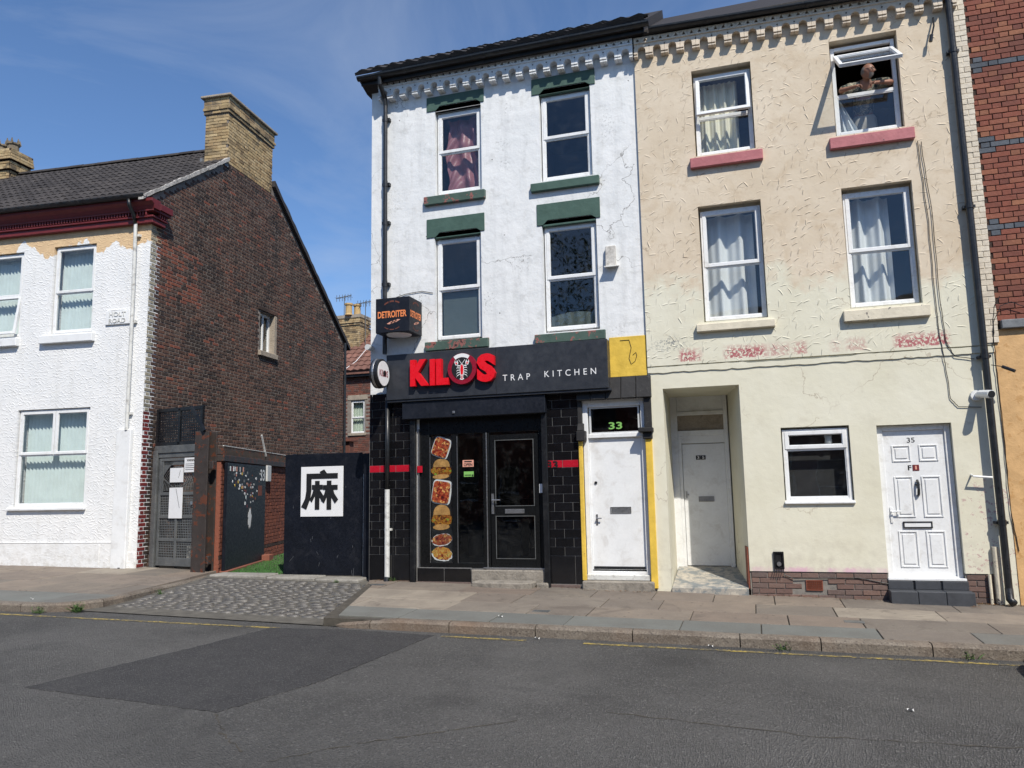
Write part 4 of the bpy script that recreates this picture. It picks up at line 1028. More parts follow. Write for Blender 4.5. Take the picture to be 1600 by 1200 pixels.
# gate leaf with the big character
gl = thing('gate_leaf', 'black gate leaf carrying a white panel with one large character', 'gate', (-7.3, .45, .1))
m = MB(); m.box(-8.10, -6.56, .42, .47, .10, 2.28); m.build('panel', 'gate_black', gl, .006)
m = MB(); m.frame(-8.08, -6.58, .12, 2.26, .05, .47, .51); m.box(-6.56, -6.50, .40, .50, .08, 2.25); m.build('gate_frame', 'gate_black', gl)
m = MB(); m.box(-7.76, -6.91, .405, .42, 1.17, 2.05); sp = m.build('sign_panel', 'sign_white', gl, .003)
def gl_pt(x, y): return (-7.76 + (x - 917) / 211 * .85, 1.17 + (690 - y) / 255 * .88)
STK = [[(1012, 462), (1034, 450), (1048, 470), (1020, 476)], [(946, 470), (1102, 470), (1102, 497), (946, 497)], [(946, 497), (971, 497), (971, 560), (966, 600), (947, 654), (921, 640), (940, 600), (946, 560)],
       [(974, 528), (1028, 528), (1028, 552), (974, 552)], [(990, 508), (1012, 508), (1012, 654), (990, 654)], [(990, 552), (990, 585), (974, 618), (964, 604), (976, 575), (982, 552)], [(1012, 552), (1022, 568), (1034, 588), (1022, 606), (1012, 590)],
       [(1030, 530), (1102, 530), (1102, 554), (1030, 554)], [(1049, 508), (1071, 508), (1071, 654), (1049, 654)], [(1049, 554), (1049, 590), (1036, 622), (1020, 608), (1036, 578), (1042, 554)], [(1071, 554), (1080, 554), (1086, 574), (1105, 604), (1090, 624), (1071, 590)]]
for k, s in enumerate(STK):
    m = MB(); m.prism([gl_pt(*p) for p in s][::-1], .398 - .0004 * k, .406); m.build('character_stroke', 'black_print', sp)
q = random.Random(15); m = MB()
for k in range(16):
    x_ = q.uniform(-8.0, -6.65); z_ = q.choice((q.uniform(.15, .6), q.uniform(.15, 2.2))); l = q.uniform(.02, .14); a = q.gauss(pi / 2, .4); m.poly([(x_, .4185, z_), (x_ + .004, .4185, z_), (x_ + l * cos(a) + .003, .4185, z_ + l * sin(a)), (x_ + l * cos(a), .4185, z_ + l * sin(a))])
m.build('scratches', 'lead', gl)
m = MB(); m.box(-6.49, -6.44, .36, .41, .1, 1.9); m.build('gate_bolt', 'white_dirty', gl)
m = MB(); m.box(-6.43, -6.2, .25, .5, .05, 2.25); o = m.build('gate_pier', 'gate_black', None, .01); tag(o, 'narrow dark pier between character gate and black tiled shop wall', 'post')
# turf
m = MB(); m.sheet(lambda a, b: (-11.4 + 5.2 * a, .22 + 9 * b, .155 + .05 * b), 4, 4); tf = m.build('yard_ground', 'joint'); tf['kind'] = 'structure'
q = random.Random(6); m = MB()
for k in range(26000):
    t = q.random() ** 1.5; y_ = .2 + 6 * t; xl = -9.35 - (y_ - .3) * .333; x_ = q.uniform(xl, -6.5); z_ = .157 + .0333 * t; a = q.uniform(0, 2 * pi); l = .03
    if y_ < .52 and x_ > -8.15: continue
    m.poly([(x_ - .004, y_, z_), (x_ + .004, y_, z_), (x_ + l * .6 * cos(a), y_ + l * .6 * sin(a), z_ + l)])
for k in range(60):
    x_ = -9.2 + 1.1 * k / 60; m.box(x_, x_ + .02, .16, .22, .13 + .012 * sin(k * .7), .165 + .008 * sin(k * .7))
o = m.build('artificial_grass', 'turf_green'); tag(o, 'bright green artificial grass in the gateway yard', 'grass', kind='stuff')

# ------------------------------------------------------------------ house behind the yard
BY = 16.0
bh = thing('rear_house', 'distant red brick house behind the alley with tiled roof and buff chimney', 'house', (-15, BY, 0))
m = MB(); m.wall(-18.5, -12.0, -.2, 6.35, [(-15.46, -14.83, 3.93, 5.25)], BY, .25); m.build('front_wall', 'mortar_sooty', bh)
m = MB(); m.box(-18.5, -12, BY + 1.6, BY + 1.7, 0, 6.3); m.build('inner_wall', 'room', bh)
brickwork(bh, -17.5, -12.0, 2.2, 6.3, 'brick_far', lambda a, b, c, d: not (b > -15.52 and a < -14.77 and d > 3.85 and c < 5.45), y=BY, limit=0)
m = MB(); m.box(-15.6, -14.7, BY - .02, BY + .1, 5.27, 5.47); m.build('lintel', 'stone', bh, .01); m = MB(); m.box(-15.55, -14.75, BY - .06, BY + .1, 3.82, 3.92); m.build('window_sill', 'stone', bh, .01)
window(bh, -15.46, -14.83, 3.93, 5.25, BY + .05, 4.55)
m = MB(); m.sheet(lambda a, b: (-15.44 + .6 * a, BY + .2 + .02 * sin(a * 50), 3.95 + 1.28 * b), 40, 1); o = m.build('pale_blind', 'blind_green'); tag(o, 'pale green blind in the distant house window', 'blind')
m = MB(); m.prism([(BY - .25, 6.42), (BY + 2.6, 8.65), (BY + 5.5, 6.4), (BY + 5.5, 6.3), (BY + 2.6, 8.53), (BY - .25, 6.3)], -18.5, -12, 'x'); rr_ = m.build('roof', 'tile_red', bh)
tm2 = tile_mesh(.302, .42, .03, 'tile_red', 1, .022); s2 = math.atan2(2.23, 2.85)
for r_ in range(10):
    for c_ in range(18): put('roof_tile', tm2, rr_, loc=(-17.4 + c_ * .301, BY - .28 + r_ * .372 * cos(s2), 6.42 + r_ * .372 * sin(s2)), rot=(s2, 0, 0))
m = MB(); m.box(-18.5, -12, BY - .2, BY, 6.2, 6.34); m.build('eaves_board', 'black_paint', bh)
m = MB(); m.box(-16.940, -15.840, BY + 1.4, BY + 2.3, 7.320, 9.040); cb = m.build('chimney', 'mortar', bh)
brickwork(cb, -16.940, -15.840, 7.520, 8.720, 'brick_buff', y=BY + 1.395, limit=90, height=.085, length=.25); brickwork(cb, BY + 1.4, BY + 2.3, 7.520, 8.720, 'brick_buff', axis='y', xpos=-15.835, limit=90, height=.085, length=.25)
for zz, o_ in ((8.720, .05), (8.810, .09), (8.900, .06), (8.990, .06), (9.080, .06)):
    brickwork(cb, -16.940 - o_, -15.840 + o_, zz, zz + .085, 'brick_buff', y=BY + 1.395 - o_, height=.085); brickwork(cb, BY + 1.4 - o_, BY + 2.3 + o_, zz, zz + .085, 'brick_buff', axis='y', xpos=-15.835 + o_, height=.085)
m = MB(); m.box(-17.040, -15.740, BY + 1.3, BY + 2.4, 9.040, 9.180); m.build('chimney_cap', 'stone', cb)
for x_ in (-16.320, -16.070):
    m = MB(); m.lathe([(.17, 9.160), (.15, 9.220), (.14, 9.570), (.18, 9.600), (.18, 9.670), (.12, 9.670)], 12, (x_, BY + 1.8 + (x_ + 15.9) * 1.2, 0)); m.build('chimney_pot', 'terracotta', cb)
m = MB(); m.box(-17.020, -15.720, BY + 1.2, BY + 1.45, 7.470, 7.620); m.build('flashing', 'sign_white', cb)
def aerial(x, y, z0, z1, label):
    t = thing('tv_aerial', label, 'aerial', (x, y, z0), group='television aerials'); m = MB(); m.tube([(x, y, z0), (x, y, z1)], .018, 6); m.build('mast', 'grey_steel', t)
    m = MB(); m.bar((x - .4, y, z1 - .1), (x + .35, y, z1 - .02), .03)
    for k in range(6): m.bar((x - .38 + .14 * k, y - .15, z1 - .1), (x - .38 + .14 * k, y + .15, z1 - .1 + .02), .012); m.bar((x - .38 + .14 * k, y, z1 - .25), (x - .38 + .14 * k, y, z1 + .05), .016)
    m.build('antenna', 'grey_steel', t)
aerial(-16.770, BY + 1.7, 9.020, 10.170, 'small television aerial left of the distant chimney pots')
aerial(-15.620, BY + 1.5, 7.720, 9.770, 'tall thin television aerial right of the distant chimney')
m = MB(); m.tube([(-15.2, BY + .8, 7.5), (-15.35, BY + .2, 6.9), (-15.75, BY - .32, 6.4), (-15.9, BY - .1, 5.7)], .012, 5); tag(m.build('white_cable', 'sign_white'), 'thin white cable hanging over the distant tiled roof', 'cable')
m = MB(); m.box(-16.2, -13.6, 12.6, 12.9, .1, 3.35); m.box(-16.3, -13.5, 12.5, 13.0, 3.35, 3.45); o = m.build('back_yard_wall', 'brick_far', None, .01); tag(o, 'dark brick yard wall in front of the distant house', 'wall')

# ------------------------------------------------------------------ white shop house (33)
XA, XB = -6.17, -1.45
sh = thing('shop_house', 'three storey white painted terraced house with takeaway shopfront and green lintels', 'house', (-3.8, 0, 0))
H33 = [(-4.95, -4.10, 6.62, 8.14), (-3.07, -2.20, 6.60, 8.12), (-4.97, -4.13, 4.06, 5.87), (-3.07, -2.17, 4.06, 5.86), (-5.27, -3.10, -.2, 2.78), (-2.50, -1.53, -.2, 2.90)]
m = MB(); m.wall(XA, XB, -.2, 8.80, H33, 0, .3); m.build('front_wall', 'white_painted_render', sh)
m = MB(); m.box(XA, XA + .25, .3, 7.0, -.2, 8.7); m.box(XB - .12, XB + .12, .3, 7, -.2, 8.7); m.box(XA + .25, XB - .12, 6.8, 7.0, -.2, 8.7); m.build('side_walls', 'white_dirty', sh)
m = MB(); m.box(XA + .25, XB - .12, .3, 6.8, 3.2, 3.4); m.box(XA + .25, XB - .12, .3, 6.8, 5.95, 6.1); m.box(XA + .25, XB - .12, .3, 6.8, 8.5, 8.6); m.box(-3.72, -3.62, .3, 6.8, 3.4, 8.5); m.box(XA + .25, XB - .12, 3.2, 3.3, 3.4, 8.5); m.build('inner_walls', 'room', sh)
# shop interior
m = MB(); m.box(-5.9, -5.8, .3, 5, 0, 3.2); m.box(-2.62, -2.55, .3, 5, 0, 3.2); m.box(-5.8, -2.62, 4.9, 5, 0, 3.2); m.box(-5.8, -2.62, .3, 4.9, 3.05, 3.19); m.box(-5.8, -2.62, .02, 4.9, .2, .30); m.build('shop_interior', 'shop_room', sh)
m = MB(); m.box(-5.4, -4.3, 2.6, 3.1, .3, 1.35); m.box(-5.5, -4.2, 2.5, 3.2, 1.35, 1.4); tag(m.build('shop_counter', 'shop_room', None, .01), 'dark counter inside the takeaway behind the glass', 'counter')
m = MB(); m.tube([(-3.95, 2.0, 2.93), (-3.30, 2.35, 2.93)], .018, 8); tag(m.build('strip_light', 'tube_light'), 'lit white strip light on the takeaway ceiling behind the door', 'light')
# four upper windows
WN = [(-4.93, -4.12, 6.65, 8.12, 7.40), (-3.05, -2.22, 6.63, 8.10, 7.36), (-4.95, -4.15, 4.10, 5.84, 4.96), (-3.05, -2.19, 4.10, 5.84, 4.96)]
for a, b, c, d, e in WN: window(sh, a, b, c, d, .075, e)
def lintel(x0, x1, z0, z1, a, b):
    m = MB()
    m.prism([(x0, z0), (a + .02, z0), (a + .10, z0 + .075), (b - .08, z0 + .075), (b - .0, z0 + .02), (x1, z0 + .02), (x1, z1), (x0, z1)], -.016, .0)
    m.box(a + .0, b - .0, .0, .075, z0 - .02, z0 + .075)
    return m.build('lintel', 'green_paint', sh, .004)
lintel(-5.10, -4.04, 8.16, 8.42, -4.95, -4.10); lintel(-3.19, -2.11, 8.13, 8.41, -3.07, -2.20)
lintel(-5.11, -4.06, 5.87, 6.20, -4.97, -4.13); lintel(-3.15, -2.10, 5.85, 6.21, -3.07, -2.17)
sill_block(sh, -5.14, -4.03, 6.44, 6.60, -.075, .08, 'green_peeling'); sill_block(sh, -3.23, -2.09, 6.42, 6.57, -.075, .08, 'green_paint')
sill_block(sh, -5.13, -4.01, 3.90, 4.06, -.075, .08, 'green_peeling'); sill_block(sh, -3.22, -2.08, 3.88, 4.04, -.075, .08, 'green_peeling')
def plum(u, v):
    x = -4.80 + .62 * u; z = 6.70 + 1.36 * v
    x += .05 * (1 - v) * (u - .3) + .035 * sin(v * 9) * (1 - u)
    sag = .5 * (1 - v) * (1 - (2 * u - 1.1) ** 2)
    return (x, .26 + .035 * sin(17 * u + 5 * v + 7 * (1 - v) * (u - .5) ** 2 * 3) + .02 * sin(26 * v + 9 * (u - .5) ** 2 * 4), z)
curtain('plum_curtain', 'draped plum satin curtain in the top left window of the shop house', 'curtain', None, plum, 'plum_curtain', 60, 40)
m = MB(); m.box(-4.88, -4.2, .165, .17, 4.16, 4.93); tag(m.build('frosted_screen', 'frosted_film'), 'dull green frosted film across the lower pane above the box sign', 'window film')
m = MB(); m.sheet(lambda u, v: (-3.0 + .76 * u, .22 + .012 * sin(u * 30), 4.16 + (.20 + .06 * sin(u * 3)) * v), 30, 3); tag(m.build('net_curtain', 'frosted_film', smooth=True), 'faint grey net along the bottom of the window above the yellow panel', 'curtain')
# cornice of little arches
def cornice(house, x0, x1, z0, mat, fall):
    ox = x0; x0, x1 = 0.0, x1 - x0; zz = z0; z0 = 0.0
    m = MB(); m.box(x0, x1, -.10, .05, z0 + .25, z0 + .41); m.box(x0, x1, -.155, 0, z0 + .25, z0 + .285); cn = put('cornice', m.mesh('cornice', mat, .003), house, loc=(ox, -.002, zz), rot=(0, math.atan2(fall, x1), 0)); cn.scale = (1, 1, .86)
    p = .2345; n = int((x1 - x0) / p); p = (x1 - x0) / n
    u = MB(); w2 = p / 2; a = .062
    arch = [(-a, .0), (-a, .12)] + [(-a * cos(pi * j / 8), .12 + a * 1.15 * sin(pi * j / 8)) for j in range(1, 8)] + [(a, .12), (a, .0)]
    for half in (-1, 1):
        pts = [(half * x, z) for x, z in arch[:6]] ; pts = [(-w2 * 1, 0)] if False else pts
    left = [(-w2 + .002, 0)] + arch[:6] + [(0, .25), (-w2 + .002, .25)]
    right = [(w2 - .002, .25), (0, .25)] + arch[5:] + [(w2 - .002, 0)]
    u.prism([(-w2 + .002, 0), (-a, 0), (-a, .12)] + [(-a * cos(pi * j / 8), .12 + a * 1.15 * sin(pi * j / 8)) for j in range(1, 5)] + [(0, .25), (-w2 + .002, .25)], -.135, 0)
    u.prism([(w2 - .002, .25), (0, .25)] + [(-a * cos(pi * j / 8), .12 + a * 1.15 * sin(pi * j / 8)) for j in range(4, 8)] + [(a, .12), (a, 0), (w2 - .002, 0)], -.135, 0)
    for s_ in (-1, 1):
        xa, xb = sorted((s_ * (a + .004), s_ * (w2 - .002))); u.box(xa, xb, -.16, -.135, .045, .075); u.box(xa, xb, -.15, -.135, .0, .022)
    um = u.mesh('corbel_arch', mat)
    h = MB(); h.prism([(.012 * cos(2 * pi * j / 8), .012 * sin(2 * pi * j / 8)) for j in range(8)], -.139, -.135); hm = h.mesh('recess_shade_dot', 'mortar_dark')  # dark disc paints the shade of a small recess above each corbel
    t = MB(); q_ = p / 2; t.prism([(-q_ / 2 + .001, 0), (-.03, 0), (0, .062), (.03, 0), (q_ / 2 - .001, 0), (q_ / 2 - .001, .085), (-q_ / 2 + .001, .085)], -.155, -.10); tm_ = t.mesh('dentil', mat)
    for k in range(n):
        put('corbel_arch', um, cn, loc=(x0 + p * (k + .5), 0, z0)); put('recess_shade_dot', hm, cn, loc=(x0 + p * k + .0, -.0005, z0 + .19))
        for j in (0, 1): put('dentil', tm_, cn, loc=(x0 + p * (k + .25 + .5 * j), 0, z0 + .285))
    return cn
cornice(sh, -5.98, -1.46, 8.475, 'white_cornice', .06)
m = MB(); m.box(-6.25, -1.25, -.24, .0, 8.80, 8.84); m.box(-6.25, -1.25, -.26, -.23, 8.73, 8.86); m.build('fascia_board', 'black_paint', sh, .004)
gutter(sh, -6.28, -1.16, -.325, 8.85, .065)
m = MB(); m.tube([(-5.86, -.32, 8.80), (-5.86, -.30, 8.68), (-5.86, -.12, 8.5), (-5.86, -.085, 8.38)], .04, 10); m.tube([(-5.86, -.085, 8.42), (-5.86, -.085, 3.9)], .038, 10)
for z in (8.1, 6.9, 6.2, 5.1): m.box(-5.93, -5.79, -.07, 0, z, z + .05); m.tube([(-5.86, -.085, z - .03), (-5.86, -.085, z + .08)], .044, 10)
m.build('downpipe', 'black_plastic', sh)
m = MB(); m.tube([(-5.80, -.10, 3.15), (-5.80, -.10, 1.5)], .04, 10); m.build('downpipe', 'black_plastic', sh, smooth=True)
m = MB(); m.tube([(-5.80, -.10, 1.62), (-5.80, -.10, .2)], .042, 10); m.box(-5.86, -5.74, -.09, 0, .95, .985); m.build('downpipe_foot', 'white_dirty', sh)
m = MB(); m.tube([(-5.80, -.10, .2), (-5.80, -.12, .13)], .05, 10); m.build('downpipe_shoe', 'black_plastic', sh)
m = MB(); m.prism([(-.28, 8.90), (4.0, 11.8), (7.2, 9.4), (7.2, 8.7), (0, 8.7), (-.28, 8.8)], -6.27, -1.3, 'x'); rf = m.build('roof', 'tile_dark', sh)
tm3 = tile_mesh(.30, .42, .03, 'tile_dark', 1, .022); s3 = math.atan2(2.9, 4.28)
for r_ in range(3):
    for c_ in range(17): put('roof_tile', tm3, rf, loc=(-6.33 + c_ * .30, -.335 + r_ * .36 * cos(s3), 8.905 + r_ * .36 * sin(s3)), rot=(s3, 0, 0))
# black wall tiles with a red course
m = MB(); m.box(XA, -5.30, -.022, -.001, .02, 3.16); m.box(-3.08, -2.56, -.022, -.001, .02, 3.16); m.box(-5.30, -4.36, -.022, -.001, .02, .36); tw = m.build('tiled_wall', 'grout', sh)
def tiles(x0, x1, off):
    z = .56; r_ = 0; tw_, th = .292, .1345; prot = {}
    def tile(a, b, za, zb, mt):
        key = (round(b - a, 3), round(zb - za, 3), mt)
        if key not in prot:
            t = MB(); w_ = (b - a) / 2 - .0035; h_ = (zb - za) / 2 - .0035; t.box(-w_, w_, -.005, .004, -h_, h_); prot[key] = t.mesh('wall_tile', mt, .002)
        put('wall_tile', prot[key], tw, loc=((a + b) / 2, -.022 - R.uniform(0, .0018), (za + zb) / 2), rot=(R.uniform(-.006, .006), 0, R.uniform(-.006, .006)))
    def row(za, zb, mt, o, tw2=tw_):
        x = x0 - o
        while x < x1 - .03:
            a, b = max(x, x0), min(x + tw2, x1)
            if b - a > .03: tile(a, b, za, zb, mt)
            x += tw2
    row(.14, .56, 'black_tile', .05, .45)
    while z < 3.1:
        red = 1.86 < z < 1.96
        h_ = .115 if red else th
        row(z, z + h_, 'red_tile' if red else 'black_tile', off + (tw_ / 2 if r_ % 2 else 0))
        z += h_; r_ += 1
tiles(XA + .005, -5.31, .1); tiles(-3.07, -2.57, .05)
x = -5.30
for a, b in ((-5.29, -4.83), (-4.82, -4.37)):
    t = MB(); t.box(a, b, -.032, -.02, .13, .35); t.build('wall_tile', 'black_tile', tw, .0035)
m = MB(); text(m, '33', -3.08, -2.90, 1.90, 2.01, -.038); m.build('house_number', 'black_print', sh)
# red band over frame edge
m = MB(); m.box(-5.29, -5.20, -.03, -.02, 1.885, 1.995); m.build('red_band_end', 'red_tile', sh)
# shop front frame
m = MB(); m.box(-5.27, -5.10, .02, .10, .30, 2.78); m.box(-5.10, -3.10, .02, .10, 2.50, 2.78); m.box(-4.16, -4.05, .02, .10, .30, 2.50); m.box(-4.70, -4.60, .025, .095, .30, 2.50); m.box(-5.10, -4.16, .02, .10, .30, .43); m.box(-3.22, -3.10, .02, .10, .30, 2.50)
m.box(-5.27, -3.1, .10, .15, 2.74, 2.78); sf = m.build('shop_window', 'shop_frame', sh, .006)
m = MB(); m.box(-5.28, -5.262, -.02, .03, .33, 2.6); m.box(-5.28, -4.1, -.03, .05, .33, .352); m.box(-4.10, -4.085, .005, .02, .35, 2.5); m.box(-4.605, -4.597, .012, .024, .43, 2.46); m.box(-5.085, -5.078, .012, .024, .43, 2.46); m.build('metal_trim', 'steel', sf)
for a, b in ((-5.10, -4.70), (-4.60, -4.16)):
    m = MB(); m.box(a, b, .055, .061, .43, 2.50); m.build('pane', 'window_glass', sf)
m = MB(); m.box(-4.05, -3.22, .05, .056, 2.44, 2.52); m.build('pane', 'window_glass', sf)
# shop door
m = MB(); m.frame(-4.04, -3.225, .37, 2.46, .085, .03, .085, wb=.13); m.box(-3.955, -3.31, .03, .085, 1.17, 1.32); sdoor = m.build('shop_door', 'shop_frame', sh, .006)
for c, d in ((.50, 1.17), (1.32, 2.375)):
    m = MB(); m.box(-3.955, -3.31, .055, .061, c, d); m.build('pane', 'window_glass', sdoor)
    m = MB(); m.frame(-3.957, -3.308, c, d, .010, .022, .034); m.build('bead', 'grey_steel', sdoor)
m = MB(); m.box(-3.80, -3.48, .018, .03, 1.205, 1.275); m.build('letter_plate', 'steel', sdoor, .004)
m = MB(); m.box(-4.02, -3.98, .012, .03, 1.20, 1.52); m.tube([(-4.0, .02, 1.42), (-4.0, -.03, 1.42), (-3.86, -.03, 1.42)], .010, 8); m.build('door_handle', 'steel', sdoor)
m = MB(); m.box(-4.16, -3.1, -.03, .10, .335, .368); m.build('threshold', 'steel', sh, .004)
m = MB(); m.box(-3.22, -3.16, .0, .02, 1.52, 1.66); m.build('door_sticker', 'sign_white', sf)
# food pictures stuck on the glass
def dec(name, pts, y, mat):
    m = MB(); m.prism(pts, y, y + .001); return m.build(name, mat, sf)
def rq(cx, cz, w_, h_, ang, r=.25):
    out = []
    for k in range(24):
        t = 2 * pi * k / 24; c, s_ = cos(t), sin(t); e = .35
        x_ = w_ / 2 * abs(c) ** e * (1 if c > 0 else -1); z_ = h_ / 2 * abs(s_) ** e * (1 if s_ > 0 else -1)
        out.append((cx + x_ * cos(ang) - z_ * sin(ang), cz + x_ * sin(ang) + z_ * cos(ang)))
    return out
def blob(cx, cz, w_, h_, ang, seed, n=28, j=.1):
    q_ = random.Random(seed); return [(cx + (w_ / 2 * cos(2 * pi * k / n) * cos(ang) - h_ / 2 * sin(2 * pi * k / n) * sin(ang)) * (1 + q_.uniform(-j, j)), cz + (w_ / 2 * cos(2 * pi * k / n) * sin(ang) + h_ / 2 * sin(2 * pi * k / n) * cos(ang)) * (1 + q_.uniform(-j, j))) for k in range(n)]
m = MB(); m.box(-5.09, -4.71, .0725, .0735, .44, 2.49); m.build('poster_backing', 'black_print', sf)
X0 = -4.90
def tray(cz, w_, h_, ang, mat, seed):
    dec('food_poster', rq(X0, cz, w_, h_, ang), .0705, 'sign_white'); dec('food_picture', rq(X0, cz, w_ * .88, h_ * .88, ang), .0485, mat)
    dec('food_picture', blob(X0, cz + .02, w_ * .55, h_ * .3, ang + .8, seed, j=.2), .0665, 'food_yellow')
tray(2.29, .31, .34, -.35, 'food_red', 1)
def burger(cz, w_, h_, seed):
    dec('food_picture', blob(X0, cz - h_ * .05, w_, h_ * .55, 0, seed, j=.08), .0695, 'food_burger')
    dec('food_picture', blob(X0 - .01, cz - h_ * .34, w_ * .8, h_ * .22, .05, seed + 1, j=.02), .0680, 'bun')
    q_ = [(X0 + w_ * .4 * cos(pi * k / 14), cz + h_ * .12 + h_ * .40 * sin(pi * k / 14) ** .8) for k in range(15)]
    dec('food_picture', q_, .0665, 'bun')
burger(1.93, .37, .34, 3)
tray(1.56, .34, .40, -.15, 'food_red', 5)
burger(1.14, .37, .42, 7)
dec('food_poster', blob(X0, .79, .37, .2, .15, 9, j=.06), .0705, 'sign_white'); dec('food_picture', blob(X0, .795, .35, .18, .15, 10, j=.06), .0685, 'food_red')
dec('food_poster', blob(X0, .56, .37, .22, -.1, 11, j=.06), .0705, 'sign_white'); dec('food_picture', blob(X0, .575, .35, .21, -.1, 12, j=.08), .0685, 'food_yellow')
m = MB(); m.box(-4.52, -4.33, .050, .053, 1.96, 2.07); op = m.build('open_sign', 'sign_salmon', sf)
m = MB(); text(m, 'OPEN', -4.50, -4.35, 1.97, 2.02, .0485); m.box(-4.49, -4.36, .0483, .0485, 2.035, 2.055); m.build('print', 'black_print', op)
m = MB(); m.box(-4.50, -4.33, .050, .053, 1.80, 1.885); gs = m.build('hygiene_rating_sticker', 'sign_green', sf)
m = MB()
for k in range(5): m.box(-4.485 + k * .024, -4.469 + k * .024, .0483, .049, 1.815, 1.835)
m.box(-4.36, -4.335, .0483, .049, 1.805, 1.835); m.build('print', 'black_print', gs)
# side posts, shutter box
for xx in (-5.35, -3.10):
    m = MB(); m.box(xx - .045, xx + .045, -.10, -.034, zp(xx, 0) - .02, 2.82); m.build('shutter_rail', 'black_paint', sh, .008)
m = MB(); m.box(-5.50, -3.05, -.17, -.034, 2.76, 3.05); m.build('shutter_box', 'navy_panel', sh, .01)
m = MB(); m.box(-4.6, -4.56, -.19, -.17, 2.82, 2.86); m.build('lock', 'steel', sh, .004)
# steps
m = MB(); m.box(-4.36, -3.12, -.05, .05, .02, .335); m.build('door_step', 'step_stone', sh, .015)
m = MB(); m.prism([(-4.22, -.05), (-4.27, -.30), (-4.05, -.36), (-3.45, -.37), (-3.30, -.30), (-3.28, -.05)], .0, .185, 'z'); m.build('door_step', 'step_stone', sh, .022)
m = MB(); m.box(-3.27, -3.08, -.16, -.05, .03, .16); m.build('door_step', 'step_stone', sh, .02)
m = MB(); m.box(XA, -4.37, -.035, .0, -.1, .145); m.box(-3.08, -2.6, -.035, .0, -.1, .13); m.build('plinth', 'brick_brown', sh, .008)
# fascia sign -------------------------------------------------------
fs = thing('fascia_sign', 'long anthracite shop sign reading KILOS TRAP KITCHEN in red and white', 'sign', (-3.9, 0, 3.05))
m = MB(); m.box(-5.76, -2.03, -.22, -.004, 3.09, 3.85); m.build('panel', 'anthracite', fs, .004)
m = MB(); m.box(-3.835, -3.829, -.2225, -.219, 3.1, 3.84); m.build('panel_joint', 'black_print', fs)
m = MB(); m.box(-5.76, -2.0, -.20, -.034, 3.052, 3.088); m.build('soffit', 'anthracite', fs, .004)
def KX(x): return x * .974
def KZ(z): return 1.6 + (z - 1.6) * .974
for ch_, a, b, c, d in (('K', -5.43, -5.10, 3.33, 3.78), ('I', -5.07, -4.98, 3.325, 3.77), ('L', -4.955, -4.735, 3.325, 3.765), ('S', -4.235, -3.92, 3.33, 3.80)):
    m = MB(); text(m, ch_, KX(a), KX(b), KZ(c), KZ(d), -.31, .085); m.build('letter', 'sign_red', fs)
OX, OZ = KX(-4.495), KZ(3.575); OR = .247
def ring(r0, r1, a0, a1, n=40):
    o_ = [(OX + r1 * cos(a0 + (a1 - a0) * k / n), OZ + r1 * 1.02 * sin(a0 + (a1 - a0) * k / n)) for k in range(n + 1)]
    return o_ + [(OX + r0 * cos(a1 - (a1 - a0) * k / n), OZ + r0 * 1.02 * sin(a1 - (a1 - a0) * k / n)) for k in range(n + 1)]
m = MB(); m.prism([(OX + OR * cos(2 * pi * k / 40), OZ + OR * 1.02 * sin(2 * pi * k / 40)) for k in range(40)], -.305, -.225); Ol = m.build('letter', 'sign_dark_red', fs)
m = MB(); m.prism([(OX + .178 * cos(2 * pi * k / 36), OZ + .18 * sin(2 * pi * k / 36)) for k in range(36)], -.309, -.304); m.build('roundel', 'black_print', Ol)
m = MB()
for k in range(10):
    a0, a1 = radians(56 + 7 * k), radians(56 + 7 * (k + 1)); p_ = [(OX + r_ * cos(t), -.3095, OZ + 1.02 * r_ * sin(t)) for r_, t in ((.183, a0), (.242, a0), (.242, a1), (.183, a1))]; m.poly(p_)
m.build('white_arc', 'sign_white', Ol)
def lob(s_, dx=0):   # crayfish emblem
    w_ = MB(); r_ = MB(); y1, y2 = -.3105, -.3125
    def P(mb, pts, y): mb.poly([(OX + a * s_, y, OZ + b * s_) for a, b in pts])
    P(w_, [(-.030, .045), (0, .08), (.030, .045), (.034, -.02), (.026, -.10), (-.026, -.10), (-.034, -.02)], y1)
    P(w_, [(-.022, -.10), (.022, -.10), (.018, -.135), (.036, -.16), (0, -.17), (-.036, -.16), (-.018, -.135)], y1)
    for sg in (-1, 1):
        S = lambda pts: [(a * sg, b) for a, b in pts] if sg > 0 else [(a * sg, b) for a, b in pts][::-1]
        P(w_, S([(.02, .04), (.07, .035), (.085, .06), (.075, .07), (.06, .05), (.02, .055)]), y1)
        P(w_, S([(.06, .05), (.10, .055), (.118, .10), (.105, .135), (.098, .10), (.085, .10), (.075, .135), (.058, .10)]), y1)
        P(r_, S([(.072, .068), (.095, .07), (.105, .10), (.09, .09), (.075, .10)]), y2)
        P(w_, S([(.004, .07), (.055, .135), (.05, .14), (.0, .075)]), y1)
        for k in range(4): P(w_, S([(.028, .015 - .03 * k), (.075, .022 - .04 * k), (.09, .0 - .045 * k), (.073, .012 - .04 * k), (.028, .005 - .03 * k)]), y1)
    P(r_, [(-.020, .04), (0, .068), (.020, .04), (.024, -.02), (.017, -.09), (-.017, -.09), (-.024, -.02)], y2)
    for k in range(3): P(r_, [(-.014, -.105 - k * .018), (.014, -.105 - k * .018), (.012, -.116 - k * .018), (-.012, -.116 - k * .018)], y2)
    w_.build('crayfish_outline', 'sign_white', Ol); r_.build('crayfish_body', 'sign_red', Ol)
lob(1.08)
def SX(x): return x * .981
def SZ(z): return 1.6 + (z - 1.6) * .981
letters(fs, 'small_letter', 'TRAP', SX(-3.79), SX(-3.33), SZ(3.325), SZ(3.425), -.2225, 'sign_white')
